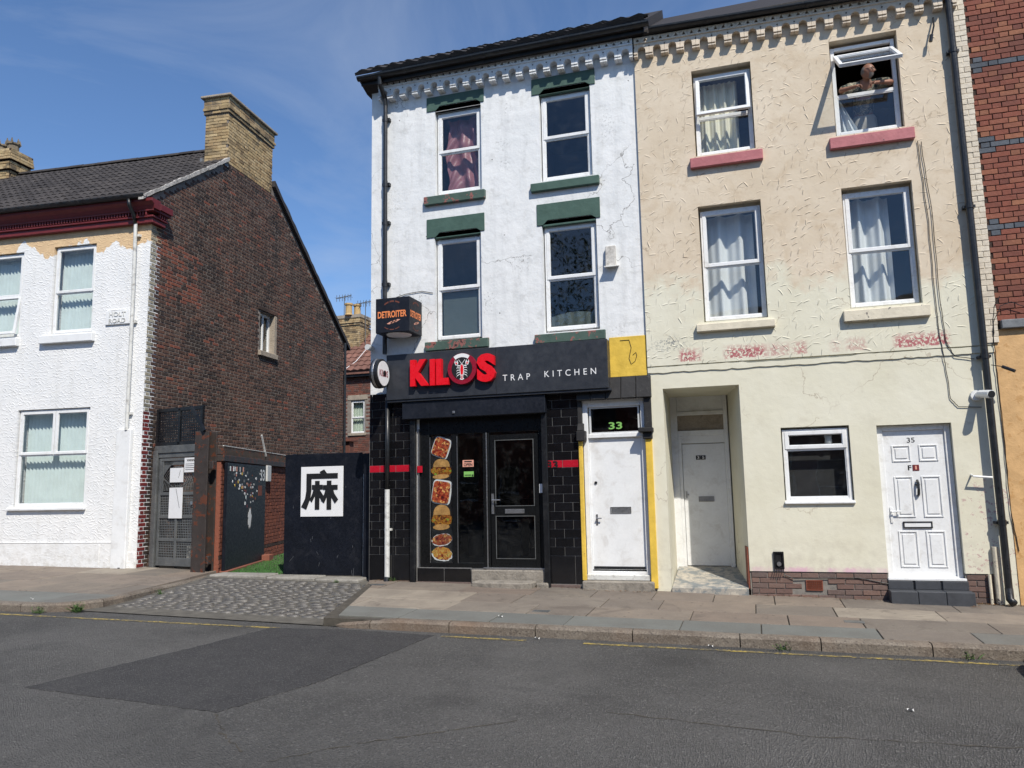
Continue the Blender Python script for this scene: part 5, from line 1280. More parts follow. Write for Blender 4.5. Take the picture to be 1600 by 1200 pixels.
letters(fs, 'small_letter', 'KITCHEN', SX(-3.09), SX(-2.255), SZ(3.345), SZ(3.445), -.2225, 'sign_white')
# round projecting sign
osn = thing('round_projecting_sign', 'round white and black sign projecting beside the left end of the fascia', 'sign', (-5.76, -.47, 3.25))
m = MB(); m.lathe([(.225, -.07), (.24, -.06), (.24, .06), (.225, .07)], 32, (-5.76, -.47, 3.505), 'x'); m.build('drum', 'black_plastic', osn, smooth=False)
m = MB(); m.lathe([(.242, -.03), (.246, -.025), (.246, .0), (.242, .005)], 32, (-5.76, -.47, 3.505), 'x'); m.build('rim_band', 'steel', osn)
m = MB(); m.lathe([(.205, .07), (.205, .076)], 32, (-5.76, -.47, 3.505), 'x'); fc = m.build('face', 'sign_white', osn)
m = MB(); text(m, 'KILOS', -.62, -.32, 3.45, 3.56, 0, 0, lambda p: (-5.682, p[0], p[2])); m.build('print', 'sign_dark_red', fc)
m = MB(); m.lathe([(.05, .0), (.05, .001)], 16, (-5.6815, -.445, 3.505), 'x'); m.build('print', 'black_print', fc)
m = MB(); m.box(-5.80, -5.77, -.25, 0, 3.46, 3.54); m.build('bracket', 'black_plastic', osn)
# box sign
bx_ = thing('box_sign', 'black cube sign lettered DETROITER fixed high beside the drainpipe', 'sign', (-5.5, -.27, 4.17))
m = MB(); m.box(-5.81, -5.20, -.52, -.02, 4.17, 4.75); m.build('box', 'navy_panel', bx_, .006)
m = MB(); m.lathe([(.20, 4.155), (.21, 4.17)], 24, (-5.5, -.28, 0)); m.build('lamp_ring', 'white_gloss', bx_)
m = MB(); m.box(-5.6, -5.4, -.03, .0, 4.3, 4.6); m.build('wall_plate', 'black_plastic', bx_)
for fnn, nm in ((lambda p: (p[0], -.5225, p[2]), 0), (lambda p: (-5.1975, -.52 + (p[0] + 5.81) * .5 / .61, p[2]), 1)):
    letters(bx_, 'letter', 'DETROITER', -5.77, -5.25, 4.415, 4.53, 0, 'sign_orange', 0, fnn)
    m = MB()
    for k in range(3): m.poly([fnn((-5.60 + .012 * k + dx_, 0, 4.325 + .03 * k - .012 * k)) for dx_ in ()] or [fnn(p) for p in ((-5.61 + .06 * k, 0, 4.315 + .012 * k), (-5.56 + .06 * k, 0, 4.305 + .014 * k), (-5.47 + .055 * k, 0, 4.345 + .014 * k), (-5.52 + .055 * k, 0, 4.355 + .013 * k))])
    m.build('emblem', 'sign_salmon', bx_)
    m = MB()
    for k in range(15):
        for (rad, zc_, sg, hh) in ((.235, 4.455, 1, .026), (.235, 4.45, -1, .014)):
            an = radians(125 - 70 * k / 14) if sg > 0 else radians(-125 + 70 * k / 14)
            cx, cz = -5.505 + rad * cos(an), zc_ + rad * sin(an)
            if k % 5 == 4: continue
            m.poly([fnn((cx + a, 0, cz + b)) for a, b in ((-.008, -hh / 2), (.008, -hh / 2), (.006, hh / 2), (-.006, hh / 2))])
    m.build('small_print', 'rust_brown', bx_)
# white side door 33
m = MB(); m.box(-2.50, -2.42, .02, .14, .28, 2.90); m.box(-1.60, -1.53, .02, .14, .28, 2.90); m.box(-2.42, -1.60, .02, .14, 2.83, 2.90); m.box(-2.42, -1.60, .02, .14, 2.345, 2.41); m.box(-2.42, -1.60, .03, .13, .28, .33); df = m.build('door_frame', 'white_gloss', sh, .006)
m = MB(); m.frame(-2.40, -1.62, 2.41, 2.83, .025, .05, .09); m.build('fanlight_frame', 'grey_plastic', df)
m = MB(); m.box(-2.38, -1.64, .07, .076, 2.43, 2.81); m.build('pane', 'window_glass', df)
m = MB(); text(m, '33', -2.10, -1.89, 2.475, 2.585, .066); m.build('house_number', 'sign_green', df)
m = MB(); m.box(-2.42, -1.60, .07, .11, .35, 2.345); dr = m.build('front_door', 'white_gloss', sh, .004)
m = MB(); m.frame(-2.12, -1.80, 1.19, 1.29, .015, .058, .07); m.box(-2.10, -1.82, .062, .07, 1.205, 1.275); m.build('letter_plate', 'steel', dr, .003)
m = MB(); m.box(-2.345, -2.315, .06, .07, 1.02, 1.18); m.tube([(-2.33, .065, 1.12), (-2.33, .02, 1.12), (-2.25, .02, 1.12)], .010, 8); m.build('door_handle', 'steel', dr)
m = MB(); m.lathe([(.022, .055), (.022, .07)], 10, (-2.33, 0, 1.66), 'y'); m.build('door_lock', 'black_plastic', dr)
m = MB(); m.box(-2.40, -1.62, .06, .075, .36, .40); m.build('weather_bar', 'black_plastic', dr)
m = MB(); m.box(-2.55, -1.48, -.14, .04, .03, .20); m.build('door_step', 'step_stone', sh, .015); m = MB(); m.box(-2.50, -1.53, -.02, .14, .20, .285); m.build('door_step', 'white_dirty', sh, .01)
m = MB(); m.box(-2.56, -2.50, -.06, .05, .20, 2.30); m.build('pilaster', 'yellow_paint', sh, .006); m = MB(); m.box(-1.53, -1.43, -.06, .05, .10, 2.30); m.build('pilaster', 'yellow_paint', sh, .006)
m = MB(); m.box(-2.58, -2.44, -.12, .02, 2.30, 2.46); m.prism([(-.12, 2.46), (-.05, 2.58), (.0, 2.58), (.0, 2.46)], -2.57, -2.47, 'x'); m.box(-2.57, -2.5, -.04, .03, 2.46, 2.95); m.build('corbel', 'black_flaky', sh, .01)
m = MB(); m.box(-1.62, -1.40, -.16, .02, 2.40, 2.47); m.box(-1.56, -1.42, -.10, .02, 2.30, 2.40); m.box(-1.535, -1.42, -.06, .03, 2.47, 2.95); m.build('corbel', 'black_flaky', sh, .01)
for k, (a, b) in enumerate(((-2.56, -2.34), (-2.335, -2.11), (-2.105, -1.87), (-1.865, -1.64), (-1.635, -1.41))):
    m = MB(); m.prism([(-.004, 3.27), (-.05, 3.27), (-.12 - .004 * (k % 2), 2.93), (-.004, 2.93)], a, b, 'x'); m.build('slate_hood', 'black_flaky', sh, .008)
m = MB(); m.box(-2.03, -1.46, -.014, .0, 3.275, 3.90); yp = m.build('yellow_panel', 'yellow_paint', sh, .003)
m = MB(); m.tube([(-1.86, -.017, 3.84), (-1.72, -.017, 3.84), (-1.69, -.017, 3.72), (-1.73, -.017, 3.55), (-1.70, -.017, 3.46), (-1.64, -.017, 3.50), (-1.61, -.017, 3.58), (-1.62, -.017, 3.64), (-1.67, -.017, 3.60)], .005, 5); m.build('painted_squiggle', 'black_print', yp)
# wall lamp
wl = thing('wall_lamp', 'grimy square wall lamp beside the upper right window of shop house', 'lamp', (-1.95, 0, 5.2))
m = MB(); m.prism([(-.10, 5.02), (-.02, 5.02), (-.02, 5.36), (-.07, 5.36)], -2.03, -1.87, 'x'); m.build('diffuser', 'wall_lamp_glass', wl, .008)
m = MB(); m.prism([(-.14, 5.0), (0, 5.04), (0, 5.06), (-.14, 5.02)], -2.05, -1.83, 'x'); m.box(-2.02, -1.88, -.025, 0, 5.04, 5.38); m.build('casing', 'white_dirty', wl, .004)
# camera and cable at the box sign
m = MB(); m.lathe([(.05, -.22), (.05, -.06), (.03, -.05)], 12, (-6.12, 0, 4.02), 'y'); m.box(-6.14, -6.1, -.08, 0, 4.0, 4.04); tag(m.build('security_camera', 'grey_plastic'), 'small white camera at the left edge of shop house below box sign', 'camera')
m = MB(); q = random.Random(2); m.tube([(-5.78, -.02, 4.86 + .0), (-5.5, -.015, 4.93), (-5.2, -.015, 4.95), (-5.0, -.015, 4.90)], .006, 5); tag(m.build('cable', 'cable'), 'thin dark cable looping on the white wall above the box sign', 'cable', 'wall cables')

# ------------------------------------------------------------------ cream house (35)
ch35 = thing('cream_house', 'three storey cream and peach rendered terraced house with two front doors', 'house', (.9, 0, 0))
UP = [(-.57, .32, 6.64, 8.05), (1.45, 2.37, 6.65, 8.14), (-.58, .34, 4.02, 5.83), (1.46, 2.39, 4.05, 5.84)]
LO = [(-1.24, -.13, .3, 3.05), (.41, 1.32, 1.30, 2.39), (1.67, 2.60, .3, 2.37)]
XC = 3.20
m = MB(); m.wall(XB, XC, 3.40, 8.72, UP, -.045, .3); m.build('upper_wall', 'cream_trowelled_render', ch35)
m = MB(); m.wall(XB, XC, .365, 3.40, LO, -.02, .275); m.build('lower_wall', 'cream_trowelled_render', ch35)
m = MB(); m.box(XB, -1.24, -.018, .3, -.2, .37); m.box(2.93, XC, -.018, .3, -.2, .37); m.build('pier_foot', 'cream_trowelled_render', ch35)
m = MB(); m.box(-.13, 2.93, .0, .3, -.2, .255); m.box(-.13, 1.67, .0, .3, .255, .36); m.box(2.60, 2.93, .0, .3, .255, .36); base = m.build('brick_plinth', 'mortar', ch35, weld=True)
brickwork(base, -.115, 1.655, -.02, .35, 'brick_brown', lambda a, b, c, d: not (b > .60 and a < .84 and d > .10 and c < .26), y=.0, bond='stretcher', height=.074); brickwork(base, 2.61, 2.925, -.02, .35, 'brick_brown', None, y=0, bond='stretcher', height=.074)
rc = random.Random(31); m = MB(); n = 60
top = [(XB + (XC - XB) * k / n, 3.385 + rc.uniform(-.006, .004) - (.02 if .30 < k / n < .62 else 0)) for k in range(n + 1)]; bot = [(XB + (XC - XB) * k / n, 3.295 + rc.uniform(-.01, .008)) for k in range(n + 1)]
m.prism(bot + top[::-1], -.038, -.018); m.build('string_course', 'cream_trowelled_render', ch35)
m = MB(); m.box(XC - .12, XC, .3, 7, -.2, 8.7); m.box(XB + .13, XC - .12, 6.8, 7, -.2, 8.7); m.build('side_walls', 'room', ch35)
m = MB()
for z in (3.2, 5.95, 8.5): m.box(XB + .13, XC - .12, .255, 6.8, z, z + .15)
m.box(.85, .95, .255, 6.8, .2, 8.5); m.box(XB + .13, XC - .12, 3.3, 3.4, .2, 8.5); m.box(-.02, .06, .3, 3.3, 0, 3.2); m.box(XB + .13, XC - .12, 1.3, 6.8, -.1, .1); m.build('inner_walls', 'room', ch35)
# windows
window(ch35, -.55, .31, 6.67, 7.99, .06, 7.29, angle=.20); window(ch35, 1.47, 2.35, 6.68, 8.08, .06, 7.30, angle=.92, slide=.13); window(ch35, -.56, .33, 4.05, 5.78, .06, 4.90); window(ch35, 1.48, 2.37, 4.08, 5.79, .06, 4.90)
sill_block(ch35, -.655, .415, 6.43, 6.60, -.125, .06, 'pink_paint'); sill_block(ch35, 1.35, 2.475, 6.43, 6.61, -.125, .06, 'pink_paint'); sill_block(ch35, -.69, .43, 3.865, 3.99, -.125, .06, 'cream_sill'); sill_block(ch35, 1.355, 2.465, 3.85, 4.02, -.125, .06, 'cream_sill')
window(ch35, .425, 1.305, 1.345, 2.36, .02, 2.09, fw=.05); sill_block(ch35, .40, 1.33, 1.30, 1.345, -.06, .05, 'upvc')
def drape(x0, x1, z0, z1, y, folds, amp, hem=0.0, taper=None):
    def fn(u, v):
        x = x0 + (x1 - x0) * u
        if taper: x = x0 + (x1 - x0) * u * (taper + (1 - taper) * v)
        return (x, y + amp * sin(2 * pi * folds * u + .6 * sin(3 * v)) + .4 * amp * sin(4 * pi * folds * u + 1), z0 + hem * sin(2 * pi * folds * u) + (z1 - z0) * v)
    return fn
curtain('cream_curtain', 'short cream curtain in the slightly open top left window of cream house', 'curtain', None, drape(-.52, .10, 6.82, 7.95, .30, 4, .035, .02), 'cream_curtain')
curtain('white_curtain', 'white gathered curtain in the first floor window above number 35 doorway', 'curtain', None, drape(-.53, .21, 4.0, 5.75, .32, 2.4, .045), 'net_curtain')
curtain('white_curtain', 'white gathered curtain in the first floor window nearest the long drainpipe', 'curtain', None, drape(1.50, 2.12, 4.0, 5.75, .32, 2.3, .055), 'net_curtain')
curtain('thin_curtain', 'narrow pulled back net at the lower left of the open window', 'curtain', None, lambda u, v: (1.50 + .02 + .28 * u * (1 - v) + .02 * u, .20 + .03 * sin(u * 16), 6.74 + .62 * v), 'net_curtain')
m = MB(); m.lathe([(.02, -.03), (.05, .0), (.045, .06), (.055, .1), (.03, .14)], 14, (1.05, .13, 2.16)); tag(m.build('small_ornament', 'grey_plastic', smooth=True), 'small pale ornament behind the small ground floor window light', 'ornament')
m = MB(); m.box(.46, 1.27, .22, .23, 1.35, 2.35); tag(m.build('dark_blind', 'shop_room'), 'dark blind behind the low ground floor window', 'blind')
# cornice and gutter
cornice(ch35, -1.44, 3.16, 8.40, 'cream_cornice', .10)
g35 = gutter(ch35, -1.18, 3.25, -.235, 8.79, .06)
for v in g35.data.vertices: v.co.z -= .035 * (v.co.x + 1.18)
for c_ in g35.children:
    for v in c_.data.vertices: v.co.z -= .035 * (v.co.x + 1.18)
m = MB(); m.prism([(-.2, 8.80), (4.0, 11.6), (7.2, 9.3), (7.2, 8.7), (0, 8.68), (-.2, 8.74)], -1.28, XC, 'x'); m.build('roof', 'tile_dark', ch35)
# recessed doorway 35
y0, y1 = -.02, 1.20
m = MB(); m.poly([(-1.24, y0, .1), (-1.24, y0, 3.05), (-1.26, y1, 3.04), (-1.26, y1, .1)][::-1]); m.poly([(-.13, y0, .1), (-.34, y1, .1), (-.34, y1, 3.04), (-.13, y0, 3.05)][::-1]); m.poly([(-1.24, y0, 3.05), (-.13, y0, 3.05), (-.34, y1, 3.04), (-1.26, y1, 3.04)][::-1])
m.box(-1.3, -.2, y1 + .08, y1 + .12, .1, 3.1); m.build('porch_lining', 'cream_trowelled_render', ch35)
m = MB(); m.prism([(-.133, -.01), (-.165, .25), (-.185, .25), (-.155, -.01)], .12, .70, 'z'); m.build('reveal_board', 'rust_brown', ch35)
m = MB(); m.prism([(-.06, .0), (-.06, .115), (.0, .13), (1.24, .315), (1.24, 0)], -1.23, -.16, 'x'); m.build('porch_ramp', 'wet_floor_paint', ch35)
def DP(mb):      # joinery drawn at .6 m depth, set back to 1.2 m
    mb.v = [(x * 1.0486, y + .6, 1.6 + (z - 1.6) * 1.0486) for x, y, z in mb.v]; return mb
m = MB(); m.box(-1.21, -1.10, .55, .63, .3, 2.98); m.box(-.40, -.335, .55, .63, .3, 2.98); m.box(-1.10, -.40, .55, .63, 2.68, 2.74); m.box(-1.10, -.40, .55, .63, 2.36, 2.44); m.box(-1.10, -.40, .58, .62, 2.74, 2.98); pf = DP(m).build('door_frame', 'white_gloss', ch35, .006)
m = MB(); m.box(-1.10, -.40, .595, .602, 2.44, 2.68); DP(m).build('boarded_fanlight', 'stone', pf)
m = MB(); m.box(-1.10, -1.05, .56, .62, .3, 2.36); m.box(-1.05, -.40, .56, .62, 2.24, 2.36); DP(m).build('door_lining', 'white_gloss', pf, .004)
m = MB(); m.box(-1.045, -.402, .575, .615, .375, 2.23); d35 = DP(m).build('front_door', 'white_gloss', ch35, .004)
m = MB(); m.frame(-.83, -.60, 1.34, 1.42, .012, .562, .575); m.box(-.82, -.61, .566, .575, 1.35, 1.41); DP(m).build('letter_plate', 'steel', d35, .003)
for ch_, a in (('3', -.84), ('5', -.765)):
    m = MB(); m.box(a, a + .07, .568, .575, 1.985, 2.05); nb = DP(m).build('number_tile', 'black_print', d35)
    m = MB(); text(m, ch_, a + .018, a + .052, 1.995, 2.04, .5665); DP(m).build('house_number', 'sign_white', nb)
m = MB(); m.box(-1.02, -1.0, .565, .575, 1.40, 1.50); m.lathe([(.015, .56), (.015, .575)], 8, (-.985, 0, 1.45), 'y'); DP(m).build('door_lock', 'steel', d35)
# door F1
m = MB(); m.frame(1.675, 2.595, .27, 2.365, .075, .06, .13, wb=.05); m.box(1.66, 2.61, -.03, .13, .265, .30); m.build('door_frame', 'upvc', ch35, .006)
m = MB(); m.box(1.75, 2.52, .085, .125, .32, 2.29); f1 = m.build('front_door', 'upvc', ch35, .004)
for (a, b, c, d) in ((1.85, 2.09, 1.86, 2.09), (2.19, 2.43, 1.86, 2.09), (1.85, 2.09, 1.10, 1.66), (2.19, 2.43, 1.10, 1.66), (1.85, 2.09, .43, .92), (2.19, 2.43, .43, .92)):
    m = MB(); m.frame(a, b, c, d, .022, .072, .085); m.box(a + .045, b - .045, .074, .085, c + .045, d - .045); m.build('door_panel', 'upvc', f1, .006)
m = MB(); m.frame(1.92, 2.28, .955, 1.045, .014, .066, .085); m.build('letter_plate_rim', 'black_plastic', f1); m = MB(); m.box(1.934, 2.266, .074, .085, .969, 1.031); m.build('letter_plate', 'upvc', f1, .003)
m = MB(); text(m, '35', 2.055, 2.155, 2.12, 2.19, .0835); m.build('house_number', 'black_print', f1)
m = MB(); text(m, 'F', 2.04, 2.085, 1.74, 1.81, .0835); m.build('door_letter', 'black_print', f1); m = MB(); m.box(2.10, 2.18, .078, .085, 1.735, 1.815); nb = m.build('number_tile', 'maroon_paint', f1); m = MB(); text(m, '1', 2.13, 2.15, 1.75, 1.80, .0775); m.build('door_letter', 'sign_salmon', nb)
m = MB(); m.lathe([(.03, -.02), (.035, .0)], 12, (2.14, .085, 1.55)); m.tube([(2.14, .075, 1.60), (2.14, .03, 1.57), (2.14, .02, 1.48), (2.14, .05, 1.41), (2.14, .075, 1.40)], .018, 8); m.build('door_knocker', 'black_plastic', f1)
m = MB(); m.box(1.77, 1.80, .07, .085, 1.03, 1.24); m.tube([(1.785, .075, 1.18), (1.785, .03, 1.18), (1.90, .03, 1.185)], .010, 8); m.build('door_handle', 'upvc', f1)
for a, b in ((1.645, 1.97), (1.975, 2.30), (2.305, 2.635)):
    m = MB(); m.box(a, b, -.27, .0, -.06, .15); m.build('door_step', 'blue_paving', ch35, .006); m = MB(); m.box(a + .01, b - .01, -.035, .06, .15, .262); m.build('door_step', 'blue_paving', ch35, .006)
# vent cowl, air brick, pipes
vc = thing('flue_vent', 'small black square flue guard low on the cream wall', 'vent', (.27, 0, .4))
m = MB(); m.frame(.20, .34, .40, .64, .025, -.05, -.02); m.box(.225, .315, -.03, -.022, .425, .615)
for k in range(5): m.bar((.205 + .03 * k, -.05, .40), (.20 + .03 * k, -.085, .35), .012)
m.build('guard', 'black_paint', vc, .004)
m = MB(); m.lathe([(.03, -.07), (.03, -.03)], 10, (.27, 0, .47), 'y'); m.build('outlet', 'steel', vc)
ab = thing('air_brick', 'orange terracotta air brick in the low brick plinth', 'air brick', (.72, 0, .1)); m = MB(); m.frame(.61, .83, .11, .25, .012, -.02, .02); m.box(.61, .83, .0, .02, .11, .25)
for k in range(8): m.box(.63 + k * .025, .641 + k * .025, -.016, .0, .115, .245)
for k in range(4): m.box(.62, .82, -.016, 0, .135 + k * .03, .146 + k * .03)
m.build('grid', 'rust_brown', ab)
def pipe_run(house, pts, r, mat, name, clips=()):
    m = MB(); m.tube(pts, r, 12); o = m.build(name, mat, house, smooth=False)
    for z in clips:
        t = MB(); x, y = pts[-1][0], pts[-1][1]; t.tube([(x, y, z), (x, y, z + .07)], r + .008, 12); t.box(x - r - .03, x + r + .03, y, -.0, z + .015, z + .05); t.build('pipe_clip', mat, o)
    return o
pipe_run(ch35, [(3.0, -.235, 8.74), (3.02, -.2, 8.62), (3.055, -.13, 8.5), (3.055, -.13, .16)], .046, 'black_plastic', 'downpipe', (7.6, 5.3, 3.2, 1.0))
m = MB(); m.tube([(3.055, -.13, .2), (3.055, -.14, .06), (3.075, -.20, .02)], .05, 12); m.build('downpipe_shoe', 'black_plastic', ch35, smooth=True)
m = MB(); m.tube([(2.96, -.06, -.02), (2.96, -.06, .72)], .035, 10); m.build('waste_pipe', 'cream_sill', ch35, smooth=False); m = MB(); m.tube([(2.87, -.05, -.02), (2.87, -.05, .36)], .02, 8); m.build('waste_pipe', 'cream_sill', ch35)
m = MB(); m.tube([(3.0, -.13, 1.62), (2.78, -.13, 1.64), (2.78, -.02, 1.66)], .014, 8); m.build('overflow_pipe', 'upvc', ch35)
cc = thing('security_camera', 'white bullet security camera beside the long black drainpipe of cream house', 'camera', (2.96, 0, 2.7))
m = MB(); m.lathe([(.07, -.06), (.075, -.03), (.075, -.02)], 14, (2.93, 0, 2.72), 'y'); m.build('mount', 'upvc', cc); m = MB(); m.tube([(2.93, -.05, 2.72), (2.96, -.12, 2.73), (3.03, -.34, 2.70)], [.03, .052, .055], 12); m.build('body', 'upvc', cc, smooth=False); m = MB(); m.tube([(3.028, -.335, 2.701), (3.035, -.352, 2.698)], .046, 12); m.build('lens', 'black_print', cc)
qc = random.Random(9)
def cable(pts, label, r=.0052):
    P = [Vector(p) for p in pts]; out = []
    for a, b in zip(P, P[1:]):
        for k in range(6): t = k / 6; out.append(a.lerp(b, t) + Vector((qc.uniform(-.006, .006), 0, 0)))
    out.append(P[-1]); m = MB(); m.tube(out, r, 5); tag(m.build('cable', 'cable'), label, 'cable', 'wall cables')
cable([(2.51, -.06, 6.40), (2.55, -.06, 5.2), (2.545, -.06, 4.0), (2.56, -.055, 3.5), (2.60, -.035, 3.1), (2.62, -.035, 2.70), (2.70, -.035, 2.58), (2.98, -.035, 2.56)], 'left of two dark cables dropping from the pink sill to camera height')
cable([(2.55, -.065, 6.38), (2.61, -.065, 5.2), (2.60, -.065, 4.0), (2.63, -.055, 3.45), (2.72, -.04, 3.27), (2.95, -.04, 3.22)], 'right of two dark cables, curving towards the drainpipe at string course')
cable([(3.32, -.06, 4.05), (3.24, -.06, 3.9), (3.20, -.06, 3.6), (3.20, -.05, 3.0), (3.21, -.04, 2.2), (3.19, -.04, 1.2), (3.24, -.04, .66)], 'dark cable running down between drainpipe and orange shopfront')
cable([(3.60, -.06, 3.88), (3.45, -.07, 3.96), (3.32, -.06, 3.92), (3.22, -.06, 3.7), (3.19, -.06, 3.4)], 'dark cable looping over the white ledge of the red brick house')
cable([(.32, -.03, .33), (.45, -.03, .27), (.9, -.025, .285), (1.3, -.025, .29), (1.66, -.03, .22)], 'thin cable trailing along the brick plinth to the blue step', .006)
m = MB(); m.tube([(3.14, -.06, 3.12), (3.22, -.22, 3.07)], .006, 5); m.tube([(3.22, -.22, 3.07), (3.34, -.30, 2.99)], .022, 10); tag(m.build('hanging_connector', 'black_plastic'), 'black connector plug sticking out on a wire beside the drainpipe', 'connector')
m = MB(); m.tube([(2.86, -.06, 8.22), (2.84, -.14, 8.05), (2.80, -.14, 7.9)], .012, 6); m.tube([(2.80, -.14, 7.92), (2.78, -.14, 7.82)], .025, 8); tag(m.build('cable_bracket', 'black_plastic'), 'small dark bracket hanging under the cornice beside the drainpipe', 'bracket')

# ------------------------------------------------------------------ red brick house with orange shopfront
rb = thing('red_brick_house', 'red brick house with blue brick bands over an orange shopfront', 'house', (4.5, 0, 0))
m = MB(); m.box(XC + .002, 8.0, .0, .3, 3.6, 9.0); m.box(XC + .002, 8, .3, 7, -.2, 9.0); m.build('front_wall', 'mortar_dark', rb)
BL = [7.42, 6.22, 5.03]
def pick_red(x, z):
    for b in BL:
        if abs(z - b) < .04: return 'brick_blue'
        if .04 <= abs(z - b) < .115 and x < 3.46: return 'brick_blue'
    return 'brick_red'
brickwork(rb, 3.27, 8.0, 3.72, 8.95, 'brick_red', None, y=.0, pick=pick_red, height=.0795, length=.236, cam_at=CAM, gap=.009)
brickwork(ch35, 3.10, 3.27, 3.42, 8.6, 'brick_painted_cream', None, y=-.046, bond='stretcher', height=.0795, length=.165, proud=.012, gap=.006)
m = MB(); m.box(3.105, 3.262, -.05, -.044, 3.42, 8.6); m.build('painted_quoin', 'cream_sill', ch35)
m = MB(); m.box(XC + .002, 8.0, -.03, .3, -.2, 3.60); m.build('shopfront_wall', 'orange_render', rb); m = MB(); m.box(3.30, 8.0, -.10, .3, 3.60, 3.72); m.build('ledge', 'lead', rb, .01)
m = MB(); m.box(3.34, 3.37, -.055, -.03, .55, .75); m.build('outlet_box', 'black_plastic', rb)

# ------------------------------------------------------------------ man leaning out of the window
def skin(name, verts, edges, mat, parent=None, root=0, sub=2):
    me = bpy.data.meshes.new(name); bm = bmesh.new(); L = bm.verts.layers.skin.verify(); vs = []
    for k, (p, r_) in enumerate(verts):
        v = bm.verts.new(p); v[L].radius = (r_, r_) if not isinstance(r_, tuple) else r_; v[L].use_root = (k == root); vs.append(v)
    for a, b in edges: bm.edges.new((vs[a], vs[b]))
    bm.to_mesh(me); bm.free(); me.materials.append(M(mat)); o = put(name, me, parent)
    a = o.modifiers.new('skin', 'SKIN'); a.use_smooth_shade = True; b = o.modifiers.new('sub', 'SUBSURF'); b.levels = sub; b.render_levels = sub
    return o
man = thing('person', 'bald person in glasses and patterned shirt leaning out of the open top window', 'person', (1.93, .5, 6.1))
V = [((1.93, .56, 7.10), .14), ((1.93, .50, 7.24), .135), ((1.93, .38, 7.40), .145), ((1.94, .27, 7.50), .11), ((1.95, .19, 7.555), .052), ((1.962, .15, 7.59), .05), ((1.965, .135, 7.615), .05), ((1.965, .13, 7.635), .045),
     ((1.76, .27, 7.50), .07), ((1.60, .13, 7.42), .05), ((1.575, .05, 7.385), .042), ((1.67, .0, 7.375), .033), ((1.735, -.045, 7.365), .028),
     ((2.12, .27, 7.51), .07), ((2.25, .14, 7.44), .05), ((2.265, .05, 7.40), .042), ((2.15, .0, 7.39), .033), ((2.075, -.045, 7.378), .028),
     ((1.85, .56, 7.0), .09), ((1.84, .54, 6.60), .07), ((1.83, .56, 6.16), .05), ((2.01, .56, 7.0), .09), ((2.03, .54, 6.60), .07), ((2.04, .56, 6.16), .05)]
Ed = [(0, 1), (1, 2), (2, 3), (3, 4), (4, 5), (5, 6), (6, 7), (3, 8), (8, 9), (9, 10), (10, 11), (11, 12), (3, 13), (13, 14), (14, 15), (15, 16), (16, 17), (0, 18), (18, 19), (19, 20), (0, 21), (21, 22), (22, 23)]
def hand(wi, dx):
    """palm and five fingers hanging over the transom from wrist vertex wi"""
    base = Vector(V[wi][0]); k0 = len(V); V.append(((base.x + dx * .05, base.y - .02, base.z - .005), (.036, .018))); Ed.append((wi, k0))
    pc = Vector(V[k0][0])
    for j in range(4):
        o_ = Vector((dx * .028, -.022 + .016 * j, .008)); a = pc + o_; l = (.036, .042, .040, .032)[j]
        k1 = len(V); V.extend([(tuple(a), .0095), (tuple(a + Vector((dx * l * .7, -.004, -.012))), .0088), (tuple(a + Vector((dx * l * .95, -.004, -.045))), .0078)])
        Ed.extend([(k0, k1), (k1, k1 + 1), (k1 + 1, k1 + 2)])
    k1 = len(V); V.extend([(tuple(pc + Vector((-dx * .005, -.035, -.012))), .0105), (tuple(pc + Vector((dx * .022, -.05, -.04))), .009)]); Ed.extend([(k0, k1), (k1, k1 + 1)])
hand(12, 1); hand(17, -1)
body = skin('body', V, Ed, 'skin', man, 0, 2)
HC = Vector((1.972, .10, 7.645)); HF = Vector((.80, -.58, -.12)).normalized(); HS = HF.cross(Vector((0, 0, 1))).normalized(); HU = HS.cross(HF)
def head_r(f, s_, u):
    g_ = lambda a, b, c, w_: math.exp(-((f - a) ** 2 + (s_ - b) ** 2 + (u - c) ** 2) / w_)
    r_ = 1 + .30 * g_(.98, 0, -.12, .018) + .10 * g_(.95, 0, .05, .02) + .05 * g_(.9, 0, .32, .08) - .07 * (g_(.9, .33, .12, .03) + g_(.9, -.33, .12, .03)) + .10 * g_(.75, 0, -.72, .05) + .05 * g_(.93, 0, -.42, .012)
    r_ += .22 * (g_(-.1, .98, -.05, .03) + g_(-.1, -.98, -.05, .03)) + .05 * g_(-.8, 0, .3, .3)
    return r_
def head_pt(th, ph, k=1.0):
    f, s_, u = sin(th) * cos(ph), sin(th) * sin(ph), cos(th); r_ = head_r(f, s_, u) * k; nar = 1 - .18 * max(0, -u)
    return HC + HF * (f * .094 * r_) + HS * (s_ * .074 * r_ * nar) + HU * (u * .116 * r_)
bpy.context.view_layer.update(); _dg = bpy.context.evaluated_depsgraph_get(); _bm = body.evaluated_get(_dg).to_mesh()
hm = MB(); hm.v = [tuple(v.co) for v in _bm.vertices]; hm.f = [tuple(p_.vertices) for p_ in _bm.polygons]
hm.sheet(lambda a, b: head_pt(.02 + (pi - .04) * b, 2 * pi * a), 40, 30)
body.modifiers.clear(); body.data = hm.mesh('body', 'skin', smooth=True, weld=True)
S = [((1.93, .55, 7.12), .16), ((1.93, .47, 7.29), .165), ((1.93, .37, 7.41), .165), ((1.94, .27, 7.505), .125), ((1.945, .235, 7.54), .07), ((1.755, .265, 7.50), .095), ((1.63, .16, 7.435), .078), ((1.595, .10, 7.41), .066), ((2.125, .265, 7.51), .095), ((2.24, .165, 7.46), .078), ((2.265, .10, 7.435), .066)]
skin('shirt', S, [(0, 1), (1, 2), (2, 3), (3, 4), (3, 5), (5, 6), (6, 7), (3, 8), (8, 9), (9, 10)], 'camouflage_shirt', man, 0, 2)
